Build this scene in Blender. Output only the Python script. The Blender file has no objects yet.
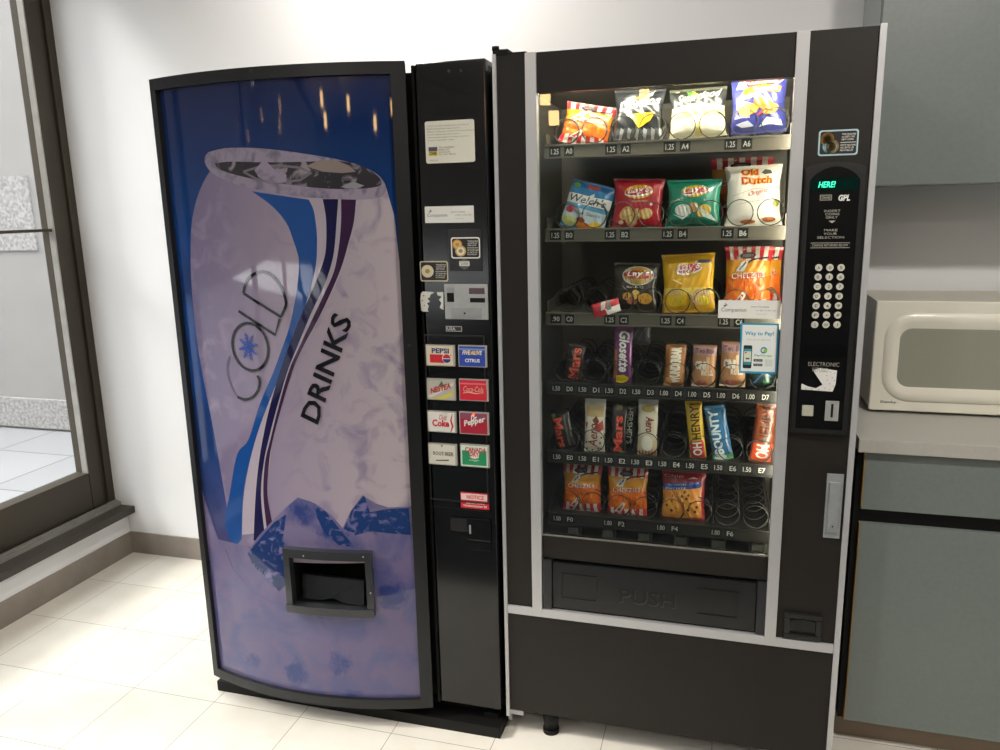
import bpy, bmesh, math, random
from mathutils import Vector, Matrix
from mathutils.geometry import delaunay_2d_cdt
random.seed(7)
SC = bpy.context.scene
COL = SC.collection
PI = math.pi

# ------------------------------------------------------------------ camera
CAM = Vector((0.5635, -1.9572, 1.5146)); YAW, PITCH, ROLL, FPX = -0.2843, -0.2105, -0.0221, 780.1
_F = Vector((math.sin(YAW)*math.cos(PITCH), math.cos(YAW)*math.cos(PITCH), math.sin(PITCH)))
_r = Vector((math.cos(YAW), -math.sin(YAW), 0)); _u = _r.cross(_F)
_R = math.cos(ROLL)*_r + math.sin(ROLL)*_u; _U = -math.sin(ROLL)*_r + math.cos(ROLL)*_u
cd = bpy.data.cameras.new('camera'); cam = bpy.data.objects.new('camera', cd); COL.objects.link(cam)
cam.matrix_world = Matrix(((_R.x, _U.x, -_F.x, CAM.x), (_R.y, _U.y, -_F.y, CAM.y), (_R.z, _U.z, -_F.z, CAM.z), (0, 0, 0, 1)))
cd.sensor_width = 36; cd.lens = FPX*36/1000; cd.clip_start = .02; SC.camera = cam

def ray(px, py): return _F + _R*((px-500)/FPX) - _U*((py-375)/FPX)
def at(px, py, **k):
    """measured point: where the sight line meets the real plane x=, y= or z="""
    a, val = list(k.items())[0]; i = 'xyz'.index(a); d = ray(px, py)
    return CAM + d*((val-CAM[i])/d[i])

# ------------------------------------------------------------------ materials
def s2l(c): return c/12.92 if c <= .04045 else ((c+.055)/1.055)**2.4
def hexc(h):
    h = h.lstrip('#'); return tuple(s2l(int(h[i:i+2], 16)/255) for i in (0, 2, 4)) + (1,)
_M = {}
def mat(name, col='#808080', rough=.5, metal=0, coat=0, noise=0, nscale=40, bump=0, bscale=200, emit=0, spec=.5, var=None):
    if name in _M: return _M[name]
    m = bpy.data.materials.new(name); m.use_nodes = True; nt = m.node_tree; b = nt.nodes['Principled BSDF']
    b.inputs['Base Color'].default_value = hexc(col); b.inputs['Roughness'].default_value = rough
    b.inputs['Metallic'].default_value = metal; b.inputs['Coat Weight'].default_value = coat
    b.inputs['Coat Roughness'].default_value = .04; b.inputs['Specular IOR Level'].default_value = spec
    if emit: b.inputs['Emission Color'].default_value = hexc(col); b.inputs['Emission Strength'].default_value = emit
    if noise or bump:
        tc = nt.nodes.new('ShaderNodeTexCoord')
    if noise:
        n = nt.nodes.new('ShaderNodeTexNoise'); n.inputs['Scale'].default_value = nscale; n.inputs['Detail'].default_value = 5
        nt.links.new(tc.outputs['Object'], n.inputs['Vector'])
        r = nt.nodes.new('ShaderNodeValToRGB'); c = hexc(col); v = hexc(var) if var else tuple(x*(1-noise) for x in c[:3]) + (1,)
        r.color_ramp.elements[0].position = .35; r.color_ramp.elements[1].position = .65
        r.color_ramp.elements[0].color = v; r.color_ramp.elements[1].color = c
        nt.links.new(n.outputs['Fac'], r.inputs['Fac']); nt.links.new(r.outputs['Color'], b.inputs['Base Color'])
    if bump:
        n = nt.nodes.new('ShaderNodeTexNoise'); n.inputs['Scale'].default_value = bscale; n.inputs['Detail'].default_value = 3
        nt.links.new(tc.outputs['Object'], n.inputs['Vector'])
        bp = nt.nodes.new('ShaderNodeBump'); bp.inputs['Strength'].default_value = bump; bp.inputs['Distance'].default_value = .002
        nt.links.new(n.outputs['Fac'], bp.inputs['Height']); nt.links.new(bp.outputs['Normal'], b.inputs['Normal'])
    _M[name] = m; return m
def ink(h):
    """flat printed colour on paper or enamel"""
    return mat('ink_'+h.strip('#'), h, .45)
def foil(h):
    """printed colour on shiny wrapper film"""
    return mat('foil_'+h.strip('#'), h, .3, coat=.5, bump=.8, bscale=45)

def glass_mat(name, tint='#ffffff', rough=0.0, strength=1.0):
    if name in _M: return _M[name]
    m = bpy.data.materials.new(name); m.use_nodes = True; nt = m.node_tree; nt.nodes.clear()
    o = nt.nodes.new('ShaderNodeOutputMaterial'); t = nt.nodes.new('ShaderNodeBsdfTransparent'); g = nt.nodes.new('ShaderNodeBsdfGlossy')
    x = nt.nodes.new('ShaderNodeMixShader'); f = nt.nodes.new('ShaderNodeLayerWeight'); pw = nt.nodes.new('ShaderNodeMath'); mu = nt.nodes.new('ShaderNodeMath')
    pw.operation = 'POWER'; pw.inputs[1].default_value = 5; mu.operation = 'MULTIPLY_ADD'; mu.inputs[1].default_value = .9; mu.inputs[2].default_value = .04*strength
    t.inputs['Color'].default_value = hexc(tint); g.inputs['Roughness'].default_value = rough
    nt.links.new(f.outputs['Facing'], pw.inputs[0]); nt.links.new(pw.outputs[0], mu.inputs[0]); nt.links.new(mu.outputs[0], x.inputs[0])
    nt.links.new(t.outputs[0], x.inputs[1]); nt.links.new(g.outputs[0], x.inputs[2]); nt.links.new(x.outputs[0], o.inputs[0])
    _M[name] = m; return m

# ------------------------------------------------------------------ object helpers
def thing(name, label, cat, loc=(0, 0, 0), rotz=0, group=None):
    o = bpy.data.objects.new(name, None); COL.objects.link(o); o.location = loc; o.rotation_euler = (0, 0, rotz)
    o.empty_display_size = .05
    o['label'] = label; o['category'] = cat
    if group: o['group'] = group
    bpy.context.view_layer.update()
    return o
def tag(o, label, cat, group=None):
    o['label'] = label; o['category'] = cat
    if group: o['group'] = group
    return o
def link(name, bm, mats, parent=None, smooth=False, label=None, local=False):
    """bm is given in world coordinates; the mesh is stored relative to its parent"""
    me = bpy.data.meshes.new(name)
    if parent is not None and not local:
        bpy.context.view_layer.update(); bm.transform(parent.matrix_world.inverted())
    bm.normal_update(); bm.to_mesh(me); bm.free()
    for m in (mats if isinstance(mats, (list, tuple)) else [mats]): me.materials.append(m)
    if smooth:
        for p in me.polygons: p.use_smooth = True
    o = bpy.data.objects.new(name, me); COL.objects.link(o)
    if parent is not None: o.parent = parent
    if label: o['label'] = label
    return o
def struct(o): o['kind'] = 'structure'; return o
def box(bm, x0, x1, y0, y1, z0, z1, bev=0, mi=0, seg=2):
    r = bmesh.ops.create_cube(bm, size=1)['verts']
    c = Vector(((x0+x1)/2, (y0+y1)/2, (z0+z1)/2)); s = (x1-x0, y1-y0, z1-z0)
    for v in r: v.co = Vector((v.co.x*s[0], v.co.y*s[1], v.co.z*s[2])) + c
    fs = {f for v in r for f in v.link_faces}
    for f in fs: f.material_index = mi
    if bev:
        es = list({e for f in fs for e in f.edges})
        q = bmesh.ops.bevel(bm, geom=es, offset=bev, segments=seg, affect='EDGES', profile=.7)
        for f in q['faces']: f.material_index = mi
def B(*a, **k):
    bm = bmesh.new(); box(bm, *a, **k); return bm
def tube(bm, pts, r, n=8, closed=False, mi=0):
    pts = [Vector(p) for p in pts]; rings = []; N = len(pts); up = Vector((0, 0, 1))
    for i, p in enumerate(pts):
        a = pts[(i-1) % N] if (closed or i) else p; b = pts[(i+1) % N] if (closed or i < N-1) else p
        t = (b-a).normalized(); s = t.cross(up)
        if s.length < .05: s = t.cross(Vector((1, 0, 0)))
        s.normalize(); w = s.cross(t).normalized()
        rings.append([bm.verts.new(p + s*math.cos(2*PI*k/n)*r + w*math.sin(2*PI*k/n)*r) for k in range(n)])
    for i in range(N if closed else N-1):
        A, Bq = rings[i], rings[(i+1) % N]
        for k in range(n):
            f = bm.faces.new((A[k], A[(k+1) % n], Bq[(k+1) % n], Bq[k])); f.material_index = mi; f.smooth = True
    if not closed: bm.faces.new(rings[0][::-1]).material_index = mi; bm.faces.new(rings[-1]).material_index = mi
def cyl(bm, c, axis, r, h, n=24, r2=None, mi=0):
    """cylinder starting at c, along axis"""
    ax = Vector(axis).normalized(); q = ax.to_track_quat('Z', 'Y'); r2 = r if r2 is None else r2
    A = [bm.verts.new(Vector(c) + q @ Vector((math.cos(2*PI*k/n)*r, math.sin(2*PI*k/n)*r, 0))) for k in range(n)]
    Z = [bm.verts.new(Vector(c) + q @ Vector((math.cos(2*PI*k/n)*r2, math.sin(2*PI*k/n)*r2, h))) for k in range(n)]
    for k in range(n):
        f = bm.faces.new((A[k], A[(k+1) % n], Z[(k+1) % n], Z[k])); f.material_index = mi; f.smooth = True
    bm.faces.new(A[::-1]).material_index = mi; bm.faces.new(Z).material_index = mi
def prism(bm, pts, d, mi=0):
    """closed outline (3-D points) swept along d"""
    d = Vector(d); A = [bm.verts.new(Vector(p)) for p in pts]; Z = [bm.verts.new(Vector(p)+d) for p in pts]; n = len(A)
    bm.faces.new(A).material_index = mi; bm.faces.new(Z[::-1]).material_index = mi
    for k in range(n): bm.faces.new((A[(k+1) % n], A[k], Z[k], Z[(k+1) % n])).material_index = mi
def ringbox(bm, x0, x1, z0, z1, w, y0, y1, bev=0, mi=0, wl=None, wr=None, wt=None, wb=None):
    """rectangular frame in the xz plane from four bars"""
    wl = wl or w; wr = wr or w; wt = wt or w; wb = wb or w
    box(bm, x0, x1, y0, y1, z1-wt, z1, bev, mi); box(bm, x0, x1, y0, y1, z0, z0+wb, bev, mi)
    box(bm, x0, x0+wl, y0, y1, z0+wb, z1-wt, bev, mi); box(bm, x1-wr, x1, y0, y1, z0+wb, z1-wt, bev, mi)

# ------------------------------------------------------------------ artwork laid on surfaces
_TX = {}
def text_mesh(s, bold=0, shear=0):
    k = (s, bold, shear)
    if k not in _TX:
        cu = bpy.data.curves.new('t', 'FONT'); cu.body = s; cu.size = 1; cu.resolution_u = 2; cu.offset = bold; cu.shear = shear
        o = bpy.data.objects.new('t', cu); COL.objects.link(o); dg = bpy.context.evaluated_depsgraph_get()
        me = o.evaluated_get(dg).to_mesh(); vs = [(v.co.x, v.co.y) for v in me.vertices]; fs = [tuple(p.vertices) for p in me.polygons]
        o.evaluated_get(dg).to_mesh_clear(); bpy.data.objects.remove(o); bpy.data.curves.remove(cu)
        x0 = min(v[0] for v in vs); x1 = max(v[0] for v in vs); y0 = min(v[1] for v in vs); y1 = max(v[1] for v in vs)
        _TX[k] = ([((v[0]-x0)/(x1-x0), (v[1]-y0)/(y1-y0)) for v in vs], fs)
    return _TX[k]
def ell(cx, cy, rx, ry, n=28, rot=0, a0=0, a1=2*PI):
    o = []
    full = abs(a1-a0-2*PI) < 1e-6
    for i in range(n if full else n+1):
        t = a0+(a1-a0)*i/n; x = rx*math.cos(t); y = ry*math.sin(t)
        o.append((cx+x*math.cos(rot)-y*math.sin(rot), cy+x*math.sin(rot)+y*math.cos(rot)))
    return o
def rect(x0, y0, x1, y1): return [(x0, y0), (x1, y0), (x1, y1), (x0, y1)]
def rrect(x0, y0, x1, y1, r, r2=None):
    r2 = r2 or r; o = []
    for cx, cy, a in ((x1-r, y0+r2, -PI/2), (x1-r, y1-r2, 0), (x0+r, y1-r2, PI/2), (x0+r, y0+r2, PI)):
        for i in range(6): t = a+PI/2*i/5; o.append((cx+r*math.cos(t), cy+r2*math.sin(t)))
    return o
class Art:
    """layers of printed colour lying on surf(u, v, h) -> point"""
    def __init__(s, surf, du=None, dv=None, step=.00022, clip=None):
        s.surf, s.du, s.dv, s.step, s.clip = surf, du, dv, step, clip; s.n = 0; s.bm = bmesh.new(); s.mats = []
    def lay(s, V, Fs, m, h=None):
        if h is None: h = s.n*s.step; s.n += 1
        if m not in s.mats: s.mats.append(m)
        mi = s.mats.index(m); b = bmesh.new(); vs = [b.verts.new((x, y, 0)) for x, y in V]
        for f in Fs:
            try: b.faces.new([vs[i] for i in f])
            except ValueError: pass
        if s.du or s.clip: bmesh.ops.triangulate(b, faces=b.faces[:])
        def cut(co, no, **k): bmesh.ops.bisect_plane(b, geom=b.verts[:]+b.edges[:]+b.faces[:], plane_co=co, plane_no=no, dist=1e-7, **k)
        if s.clip:
            x0, y0, x1, y1 = s.clip
            if min(v[0] for v in V) < x0: cut((x0, 0, 0), (-1, 0, 0), clear_outer=True)
            if max(v[0] for v in V) > x1: cut((x1, 0, 0), (1, 0, 0), clear_outer=True)
            if min(v[1] for v in V) < y0: cut((0, y0, 0), (0, -1, 0), clear_outer=True)
            if max(v[1] for v in V) > y1: cut((0, y1, 0), (0, 1, 0), clear_outer=True)
        for ax, d in ((0, s.du), (1, s.dv)):
            if not d: continue
            lo = min(v[ax] for v in V); hi = max(v[ax] for v in V)
            for k in range(math.ceil(lo/d+1e-4), math.floor(hi/d-1e-4)+1):
                co = [0, 0, 0]; no = [0, 0, 0]; co[ax] = k*d; no[ax] = 1; cut(co, no)
        b.verts.ensure_lookup_table(); b.verts.index_update()
        nv = [s.bm.verts.new(s.surf(v.co.x, v.co.y, h)) for v in b.verts]
        for f in b.faces:
            if f.normal.z < -.5: ids = [v.index for v in f.verts][::-1]
            else: ids = [v.index for v in f.verts]
            try: g = s.bm.faces.new([nv[i] for i in ids]); g.material_index = mi; g.smooth = bool(s.du)
            except ValueError: pass
        b.free(); return s
    def poly(s, pts, m, h=None):
        if len(pts) < 5: return s.lay(pts, [tuple(range(len(pts)))], m, h)
        V, _, Fs, _, _, _ = delaunay_2d_cdt([Vector(p[:2]) for p in pts], [], [tuple(range(len(pts)))], 1, 1e-7)
        return s.lay([(v.x, v.y) for v in V], [tuple(f_) for f_ in Fs], m, h)
    def stroke(s, pts, w, m, closed=False, h=None):
        n = len(pts); V = []; Fs = []
        for i, p in enumerate(pts):
            a = pts[(i-1) % n] if (closed or i) else p; b = pts[(i+1) % n] if (closed or i < n-1) else p
            t = Vector((b[0]-a[0], b[1]-a[1])); t.normalize() if t.length else None
            ww = w[i] if isinstance(w, (list, tuple)) else w
            V += [(p[0]-t.y*ww/2, p[1]+t.x*ww/2), (p[0]+t.y*ww/2, p[1]-t.x*ww/2)]
        for i in range(n if closed else n-1):
            j = (i+1) % n; Fs.append((2*i, 2*i+1, 2*j+1, 2*j))
        return s.lay(V, Fs, m, h)
    def text(s, t, x0, y0, x1, y1, m, bold=0, shear=0, rot=0, h=None):
        V, Fs = text_mesh(t, bold, shear)
        if rot == 90: V = [(1-y, x) for x, y in V]
        if rot == -90: V = [(y, 1-x) for x, y in V]
        return s.lay([(x0+(x1-x0)*x, y0+(y1-y0)*y) for x, y in V], Fs, m, h)
    def text_aff(s, t, O, Ux, Uy, m, bold=0, shear=0, h=None):
        V, Fs = text_mesh(t, bold, shear)
        return s.lay([(O[0]+Ux[0]*x+Uy[0]*y, O[1]+Ux[1]*x+Uy[1]*y) for x, y in V], Fs, m, h)
    def done(s, name, parent=None, label=None, smooth=False):
        return link(name, s.bm, s.mats, parent, label=label)
def plate(pts, ypl, thick=.0008):
    """rectangular sticker or plate on a plane y = ypl facing the room; art coordinates 0..1; pts = image corners TL, TR, BR, BL"""
    P = [at(x, y, y=ypl) for x, y in pts]; x0 = (P[0].x+P[3].x)/2; x1 = (P[1].x+P[2].x)/2; z1 = (P[0].z+P[1].z)/2; z0 = (P[2].z+P[3].z)/2
    def S(u, v, h): return Vector((x0+(x1-x0)*u, ypl-thick-h, z0+(z1-z0)*v))
    a = Art(S); a.ext = (x0, x1, z0, z1); return a
def pbox(bm, pts, y0, y1, bev=0, mi=0):
    P = [at(x, y, y=y0) for x, y in pts]
    x0 = (P[0].x+P[3].x)/2; x1 = (P[1].x+P[2].x)/2; z1 = (P[0].z+P[1].z)/2; z0 = (P[2].z+P[3].z)/2
    box(bm, x0, x1, min(y0, y1), max(y0, y1), z0, z1, bev, mi); return x0, x1, z0, z1

# ------------------------------------------------------------------ base materials
M_floor = mat('vinyl_tile', '#cfc8b8', .3)
nt = M_floor.node_tree; b = nt.nodes['Principled BSDF']
tc = nt.nodes.new('ShaderNodeTexCoord'); mp = nt.nodes.new('ShaderNodeMapping'); br = nt.nodes.new('ShaderNodeTexBrick')
T = .3048; mp.inputs['Location'].default_value = (1.560+20*T, .095+20*T, 0)
br.offset = 0; br.inputs['Scale'].default_value = 1; br.inputs['Brick Width'].default_value = T; br.inputs['Row Height'].default_value = T
br.inputs['Mortar Size'].default_value = .0013; br.inputs['Mortar Smooth'].default_value = .4; br.inputs['Bias'].default_value = 0
br.inputs['Color1'].default_value = hexc('#e0dbd0'); br.inputs['Color2'].default_value = hexc('#dbd6ca'); br.inputs['Mortar'].default_value = hexc('#8a8477')
nz = nt.nodes.new('ShaderNodeTexNoise'); nz.inputs['Scale'].default_value = 9; nz.inputs['Detail'].default_value = 8
mx = nt.nodes.new('ShaderNodeMix'); mx.data_type = 'RGBA'; mx.blend_type = 'MULTIPLY'; mx.inputs[0].default_value = .2
rp = nt.nodes.new('ShaderNodeValToRGB'); rp.color_ramp.elements[0].position = .3; rp.color_ramp.elements[0].color = hexc('#d8d2c4'); rp.color_ramp.elements[1].position = .55; rp.color_ramp.elements[1].color = (1, 1, 1, 1)
nt.links.new(tc.outputs['Object'], mp.inputs['Vector']); nt.links.new(mp.outputs[0], br.inputs['Vector']); nt.links.new(tc.outputs['Object'], nz.inputs['Vector'])
nt.links.new(nz.outputs['Fac'], rp.inputs['Fac']); nt.links.new(br.outputs['Color'], mx.inputs[6]); nt.links.new(rp.outputs['Color'], mx.inputs[7]); nt.links.new(mx.outputs[2], b.inputs['Base Color'])

M_wall = mat('painted_wall', '#e4e5e6', .6, bump=.05, bscale=90)
M_ceil = mat('ceiling_white', '#e8e6e0', .8, noise=.08, nscale=60)
M_base = mat('vinyl_baseboard', '#8a8178', .45, noise=.15, nscale=12)
M_bronze = mat('bronze_frame', '#3e382d', .42, metal=.3, noise=.1, nscale=8)
M_sill = mat('dark_stone_sill', '#34302a', .35, noise=.2, nscale=30)
M_alu = mat('aluminium_track', '#b4b2ab', .35, metal=.6, noise=.15, nscale=20)
M_conc = mat('exterior_concrete', '#787673', .85, noise=.06, nscale=5)
M_pebble = mat('pebble_aggregate', '#8d8b88', .9, noise=.3, nscale=45, bump=.6, bscale=60, var='#646362')
M_black = mat('black_textured_vinyl', '#1f1c18', .55, noise=.12, nscale=160, bump=.25, bscale=500, spec=.3)
M_blackg = mat('black_gloss_enamel', '#0b0c0d', .14)
M_blackp = mat('black_plastic', '#1a1a1a', .38)
M_blackm = mat('matt_black', '#0b0b0b', .6, spec=.25)
M_silver = mat('silver_trim', '#bcbdbe', .35, metal=.3)
M_steel = mat('brushed_steel', '#a5a6a4', .35, metal=.4, noise=.1, nscale=30)
M_wire = mat('coil_wire', '#4a4844', .3, metal=.8)
M_int = mat('cabinet_interior', '#8a8478', .5)
M_tray = mat('shelf_metal', '#6e685d', .35, metal=.3); M_tray2 = mat('black_label_rail', '#2a2825', .35)
M_lam = mat('blue_grey_laminate', '#747d7a', .4, noise=.06, nscale=90)
M_counter = mat('grey_laminate_counter', '#b3b1aa', .4, noise=.05, nscale=120)
M_mw = mat('cream_plastic', '#e2dfd0', .3, coat=.3)
M_wood = mat('wood_edge', '#b08a4c', .5)

# ------------------------------------------------------------------ the room
XL, XR, YB, YF, ZC = -2.026, 3.4, .794, -9.0, 2.75
struct(link('floor', B(XL, XR, YF, YB, -.05, 0), M_floor))
struct(link('floor_carpet', B(XL+.008, XR, YF, -.9, 0, .006, bev=.002), mat('dark_carpet', '#2c3136', .9, noise=.3, nscale=120)))
struct(link('ceiling', B(XL-.2, XR, YF, YB, ZC, ZC+.1), M_ceil))
struct(link('wall_back', B(-2.25, XR, YB, YB+.15, 0, ZC), M_wall))
struct(link('wall_right', B(XR, XR+.12, YF, YB, 0, ZC), M_wall))
bm = bmesh.new(); box(bm, XL-.2, XR, YF-.15, YF, 0, ZC)
struct(link('wall_front', bm, mat('front_wall_paint', '#3d4245', .6)))
struct(link('trim_5', B(XL+.01, 1.9, YF, YF+.04, 2.0, 2.5), mat('pale_blue_band', '#7f9aac', .6), label='pale blue band high on the far wall'))
struct(link('wall_left', B(-2.2, XL, YF, YB-.001, 0, .2), M_wall))
# baseboards
struct(link('baseboard_left', B(XL, XL+.008, YF, YB-.001, 0, .101, bev=.002), M_base))
bm = bmesh.new(); box(bm, XL+.008, .9, YB-.009, YB-.001, 0, .101, bev=.002)
struct(link('baseboard_back', bm, M_base))
# sill and window wall (storefront glazing along the left side)
struct(link('trim_1', B(-2.06, -1.985, YF, YB-.002, .196, .228, bev=.003), M_sill, label='dark window sill'))
bm = bmesh.new()
box(bm, -2.19, -2.058, YF, YB-.002, .2, .24)
for k in range(3): box(bm, -2.085+.011*k, -2.079+.011*k, YF, YB-.003, .24, .252-.004*k)
struct(link('trim_2', bm, M_alu, label='aluminium window track'))
FX = -2.1
posts = [.735, -.62, -1.96, -3.3, -4.64, -5.98, -7.3, -8.92]
wf = bmesh.new()
for i, yc in enumerate(posts):
    hw = .058 if i == 0 else .045
    box(wf, FX-.07, FX, yc-hw, yc+hw, .245, ZC, bev=.002)
    if i == 0: box(wf, FX-.01, FX+.012, yc+.02, yc+.0575, .245, ZC, bev=.002)
box(wf, FX-.07, FX-.003, posts[-1], posts[0]-.057, .245, .415, bev=.002)
box(wf, FX-.07, FX-.003, posts[-1], posts[0]-.057, ZC-.09, ZC)
win = struct(link('window_1', wf, M_bronze))
mu = bmesh.new()
for i in range(7): box(mu, FX-.05, FX-.012, posts[i+1]+.045, posts[i]-(.058 if i == 0 else .045), 1.46, 1.472)
struct(link('window_mullion', mu, M_bronze, win))
st = bmesh.new()
for i in range(7):
    y1 = posts[i]-(.058 if i == 0 else .045); y0 = posts[i+1]+.045
    box(st, FX-.03, FX-.002, y1-.006, y1, .413, ZC-.09); box(st, FX-.03, FX-.002, y0, y0+.006, .413, ZC-.09)
struct(link('window_glazing_bead', st, M_alu, win))
for i in range(7):
    y1 = posts[i]-(.058 if i == 0 else .045); y0 = posts[i+1]+.045
    struct(link('window_pane', B(FX-.036, FX-.031, y0, y1, .40, ZC-.08), glass_mat('window_glass'), win))

# outside
gp = mat('pavement', '#b6bbc0', .8)
nt = gp.node_tree; b = nt.nodes['Principled BSDF']; tc = nt.nodes.new('ShaderNodeTexCoord'); mp = nt.nodes.new('ShaderNodeMapping'); br = nt.nodes.new('ShaderNodeTexBrick')
mp.inputs['Location'].default_value = (12.02, 12.1, 0); mp.inputs['Rotation'].default_value = (0, 0, 0)
br.offset = 0; br.inputs['Scale'].default_value = 1; br.inputs['Brick Width'].default_value = .61; br.inputs['Row Height'].default_value = .61; br.inputs['Mortar Size'].default_value = .006
br.inputs['Color1'].default_value = hexc('#7c7d7e'); br.inputs['Color2'].default_value = hexc('#747576'); br.inputs['Mortar'].default_value = hexc('#4c4f52')
nt.links.new(tc.outputs['Object'], mp.inputs[0]); nt.links.new(mp.outputs[0], br.inputs['Vector']); nt.links.new(br.outputs['Color'], b.inputs['Base Color'])
struct(link('ground_outside', B(-30, -2.25, -12, 12, -.08, 0), gp))
bm = bmesh.new(); box(bm, -9, -2.3, 2.41, 2.7, 0, 4.2)
struct(link('wall_outside', bm, M_conc))
bm = bmesh.new(); box(bm, -9, -2.3, 2.38, 2.41, .02, .235)
struct(link('trim_3', bm, M_pebble, label='pebbled plinth of the wall outside'))
bm = bmesh.new(); box(bm, -9, -4.02, 2.395, 2.41, 1.3, 1.8)
struct(link('trim_4', bm, M_pebble, label='pebbled panel on the wall outside'))
# building across the pavement, seen in the reflections; end wing added to block sky
bb = bmesh.new(); box(bb, -17, -14, -24, 6, 0, 9); box(bb, -14, -2.6, -24, -21, 0, 9)
ob = link('street_building', bb, mat('far_brick', '#463f3a', .9, noise=.3, nscale=6)); tag(ob, 'long brown brick building across the pavement outside the window, with added end wing', 'building')
# ------------------------------------------------------------------ drinks vending machine
dv = thing('drinks_vending_machine', 'tall black vending machine with curved blue and lavender front picturing a can', 'vending machine', (-.495, .35, 0))
DX0, DX1, DYA, DYB, BUL = -.967, -.228, -.052, -.035, .066
def dsurf(u, v, h):
    t = (u-DX0)/(DX1-DX0); y = DYA+(DYB-DYA)*t-4*BUL*t*(1-t); s = ((DYB-DYA)-4*BUL*(1-2*t))/(DX1-DX0)
    n = Vector((s, -1, 0)).normalized(); return Vector((u, y, v)) + n*h
def dpx(px, py):
    d = ray(px, py); y = -.1
    for _ in range(12):
        p = CAM+d*((y-CAM.y)/d.y); y = dsurf(p.x, 0, 0).y
    return (p.x, p.z)
def shell(u0, u1, z0, z1, h0, h1, n=24):
    """piece of the curved door between two depths"""
    b_ = bmesh.new(); g = []
    for i in range(n+1):
        u = u0+(u1-u0)*i/n; g.append([b_.verts.new(dsurf(u, z, h)) for z, h in ((z0, h1), (z1, h1), (z1, h0), (z0, h0))])
    for i in range(n):
        for k in range(4): b_.faces.new((g[i][k], g[i+1][k], g[i+1][(k+1) % 4], g[i][(k+1) % 4]))
    b_.faces.new(g[0]); b_.faces.new(g[-1][::-1]); bmesh.ops.recalc_face_normals(b_, faces=b_.faces[:]); return b_
def merge(a, b_):
    me = bpy.data.meshes.new('tmp'); b_.to_mesh(me); a.from_mesh(me); b_.free(); bpy.data.meshes.remove(me); return a
DT, DBm = 1.878, .07
bm = bmesh.new(); box(bm, -.98, -.018, .045, .70, .05, 1.865, bev=.004)
link('cabinet', bm, M_blackm, dv)
bm = bmesh.new(); box(bm, -.977, -.02, -.04, .70, .0, .035, bev=.003); box(bm, -.92, -.06, .03, .66, .035, .05)
for xx in (-.955, -.06): box(bm, xx-.02, xx+.02, .0, .05, .034, .052)
link('base', bm, M_blackm, dv)
bm = bmesh.new(); box(bm, -.955, -.93, .02, .045, 1.865, 1.885, bev=.002); box(bm, -.967, -.925, .025, .04, 1.880, 1.889)
link('hinge', bm, M_blackm, dv)
# door
door = shell(DX0, DX1, DBm, DT, -.05, -.006)
# the opening of the dispenser is cut as four door pieces
door.free()
q = [dpx(292, 555), dpx(366, 559), dpx(366, 606), dpx(294, 602)]
ox0, ox1, oz0, oz1 = q[0][0], q[1][0], (q[2][1]+q[3][1])/2, (q[0][1]+q[1][1])/2
door = shell(DX0, DX1, oz1, DT, -.05, -.006); merge(door, shell(DX0, DX1, DBm, oz0, -.05, -.006))
merge(door, shell(DX0, ox0, oz0, oz1, -.05, -.006)); merge(door, shell(ox1, DX1, oz0, oz1, -.05, -.006))
dr = link('door', door, M_blackm, dv)
FL, FR_, FT, FB = .022, .034, .030, .030
fr = shell(DX0, DX1, DT-FT, DT, -.006, .008); merge(fr, shell(DX0, DX1, DBm, DBm+FB, -.006, .008))
merge(fr, shell(DX0, DX0+FL, DBm+FB, DT-FT, -.006, .008, 3)); merge(fr, shell(DX1-FR_, DX1, DBm+FB, DT-FT, -.006, .008, 4))
link('door_frame', fr, mat('charcoal_frame', '#17181a', .42, spec=.4), dr)

# picture on the door
def pic_base(name, stops, nsc, ncol, lo, hi, ncol2=None):
    m = mat(name, '#808080', .4, coat=1.0, spec=.0); nt = m.node_tree; b = nt.nodes['Principled BSDF']
    tc = nt.nodes.new('ShaderNodeTexCoord'); sp = nt.nodes.new('ShaderNodeSeparateXYZ'); nt.links.new(tc.outputs['Object'], sp.inputs[0])
    ax, a, bq, cols = stops
    mr = nt.nodes.new('ShaderNodeMapRange'); mr.inputs['From Min'].default_value = a; mr.inputs['From Max'].default_value = bq
    nt.links.new(sp.outputs[ax], mr.inputs['Value']); r = nt.nodes.new('ShaderNodeValToRGB'); nt.links.new(mr.outputs[0], r.inputs['Fac'])
    while len(r.color_ramp.elements) < len(cols): r.color_ramp.elements.new(.5)
    for e, (p, c) in zip(r.color_ramp.elements, cols): e.position = p
    for e, (p, c) in zip(r.color_ramp.elements, cols): e.color = hexc(c)
    n = nt.nodes.new('ShaderNodeTexNoise'); n.inputs['Scale'].default_value = nsc; n.inputs['Detail'].default_value = 6; n.inputs['Distortion'].default_value = .8
    nt.links.new(tc.outputs['Object'], n.inputs['Vector']); r2 = nt.nodes.new('ShaderNodeValToRGB')
    r2.color_ramp.elements[0].position = lo; r2.color_ramp.elements[0].color = (0, 0, 0, 1); r2.color_ramp.elements[1].position = hi; r2.color_ramp.elements[1].color = (1, 1, 1, 1)
    nt.links.new(n.outputs['Fac'], r2.inputs['Fac']); mx = nt.nodes.new('ShaderNodeMix'); mx.data_type = 'RGBA'
    nt.links.new(r2.outputs['Color'], mx.inputs[0]); nt.links.new(r.outputs['Color'], mx.inputs[6]); mx.inputs[7].default_value = hexc(ncol)
    nt.links.new(mx.outputs[2], b.inputs['Base Color']); return m
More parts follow.
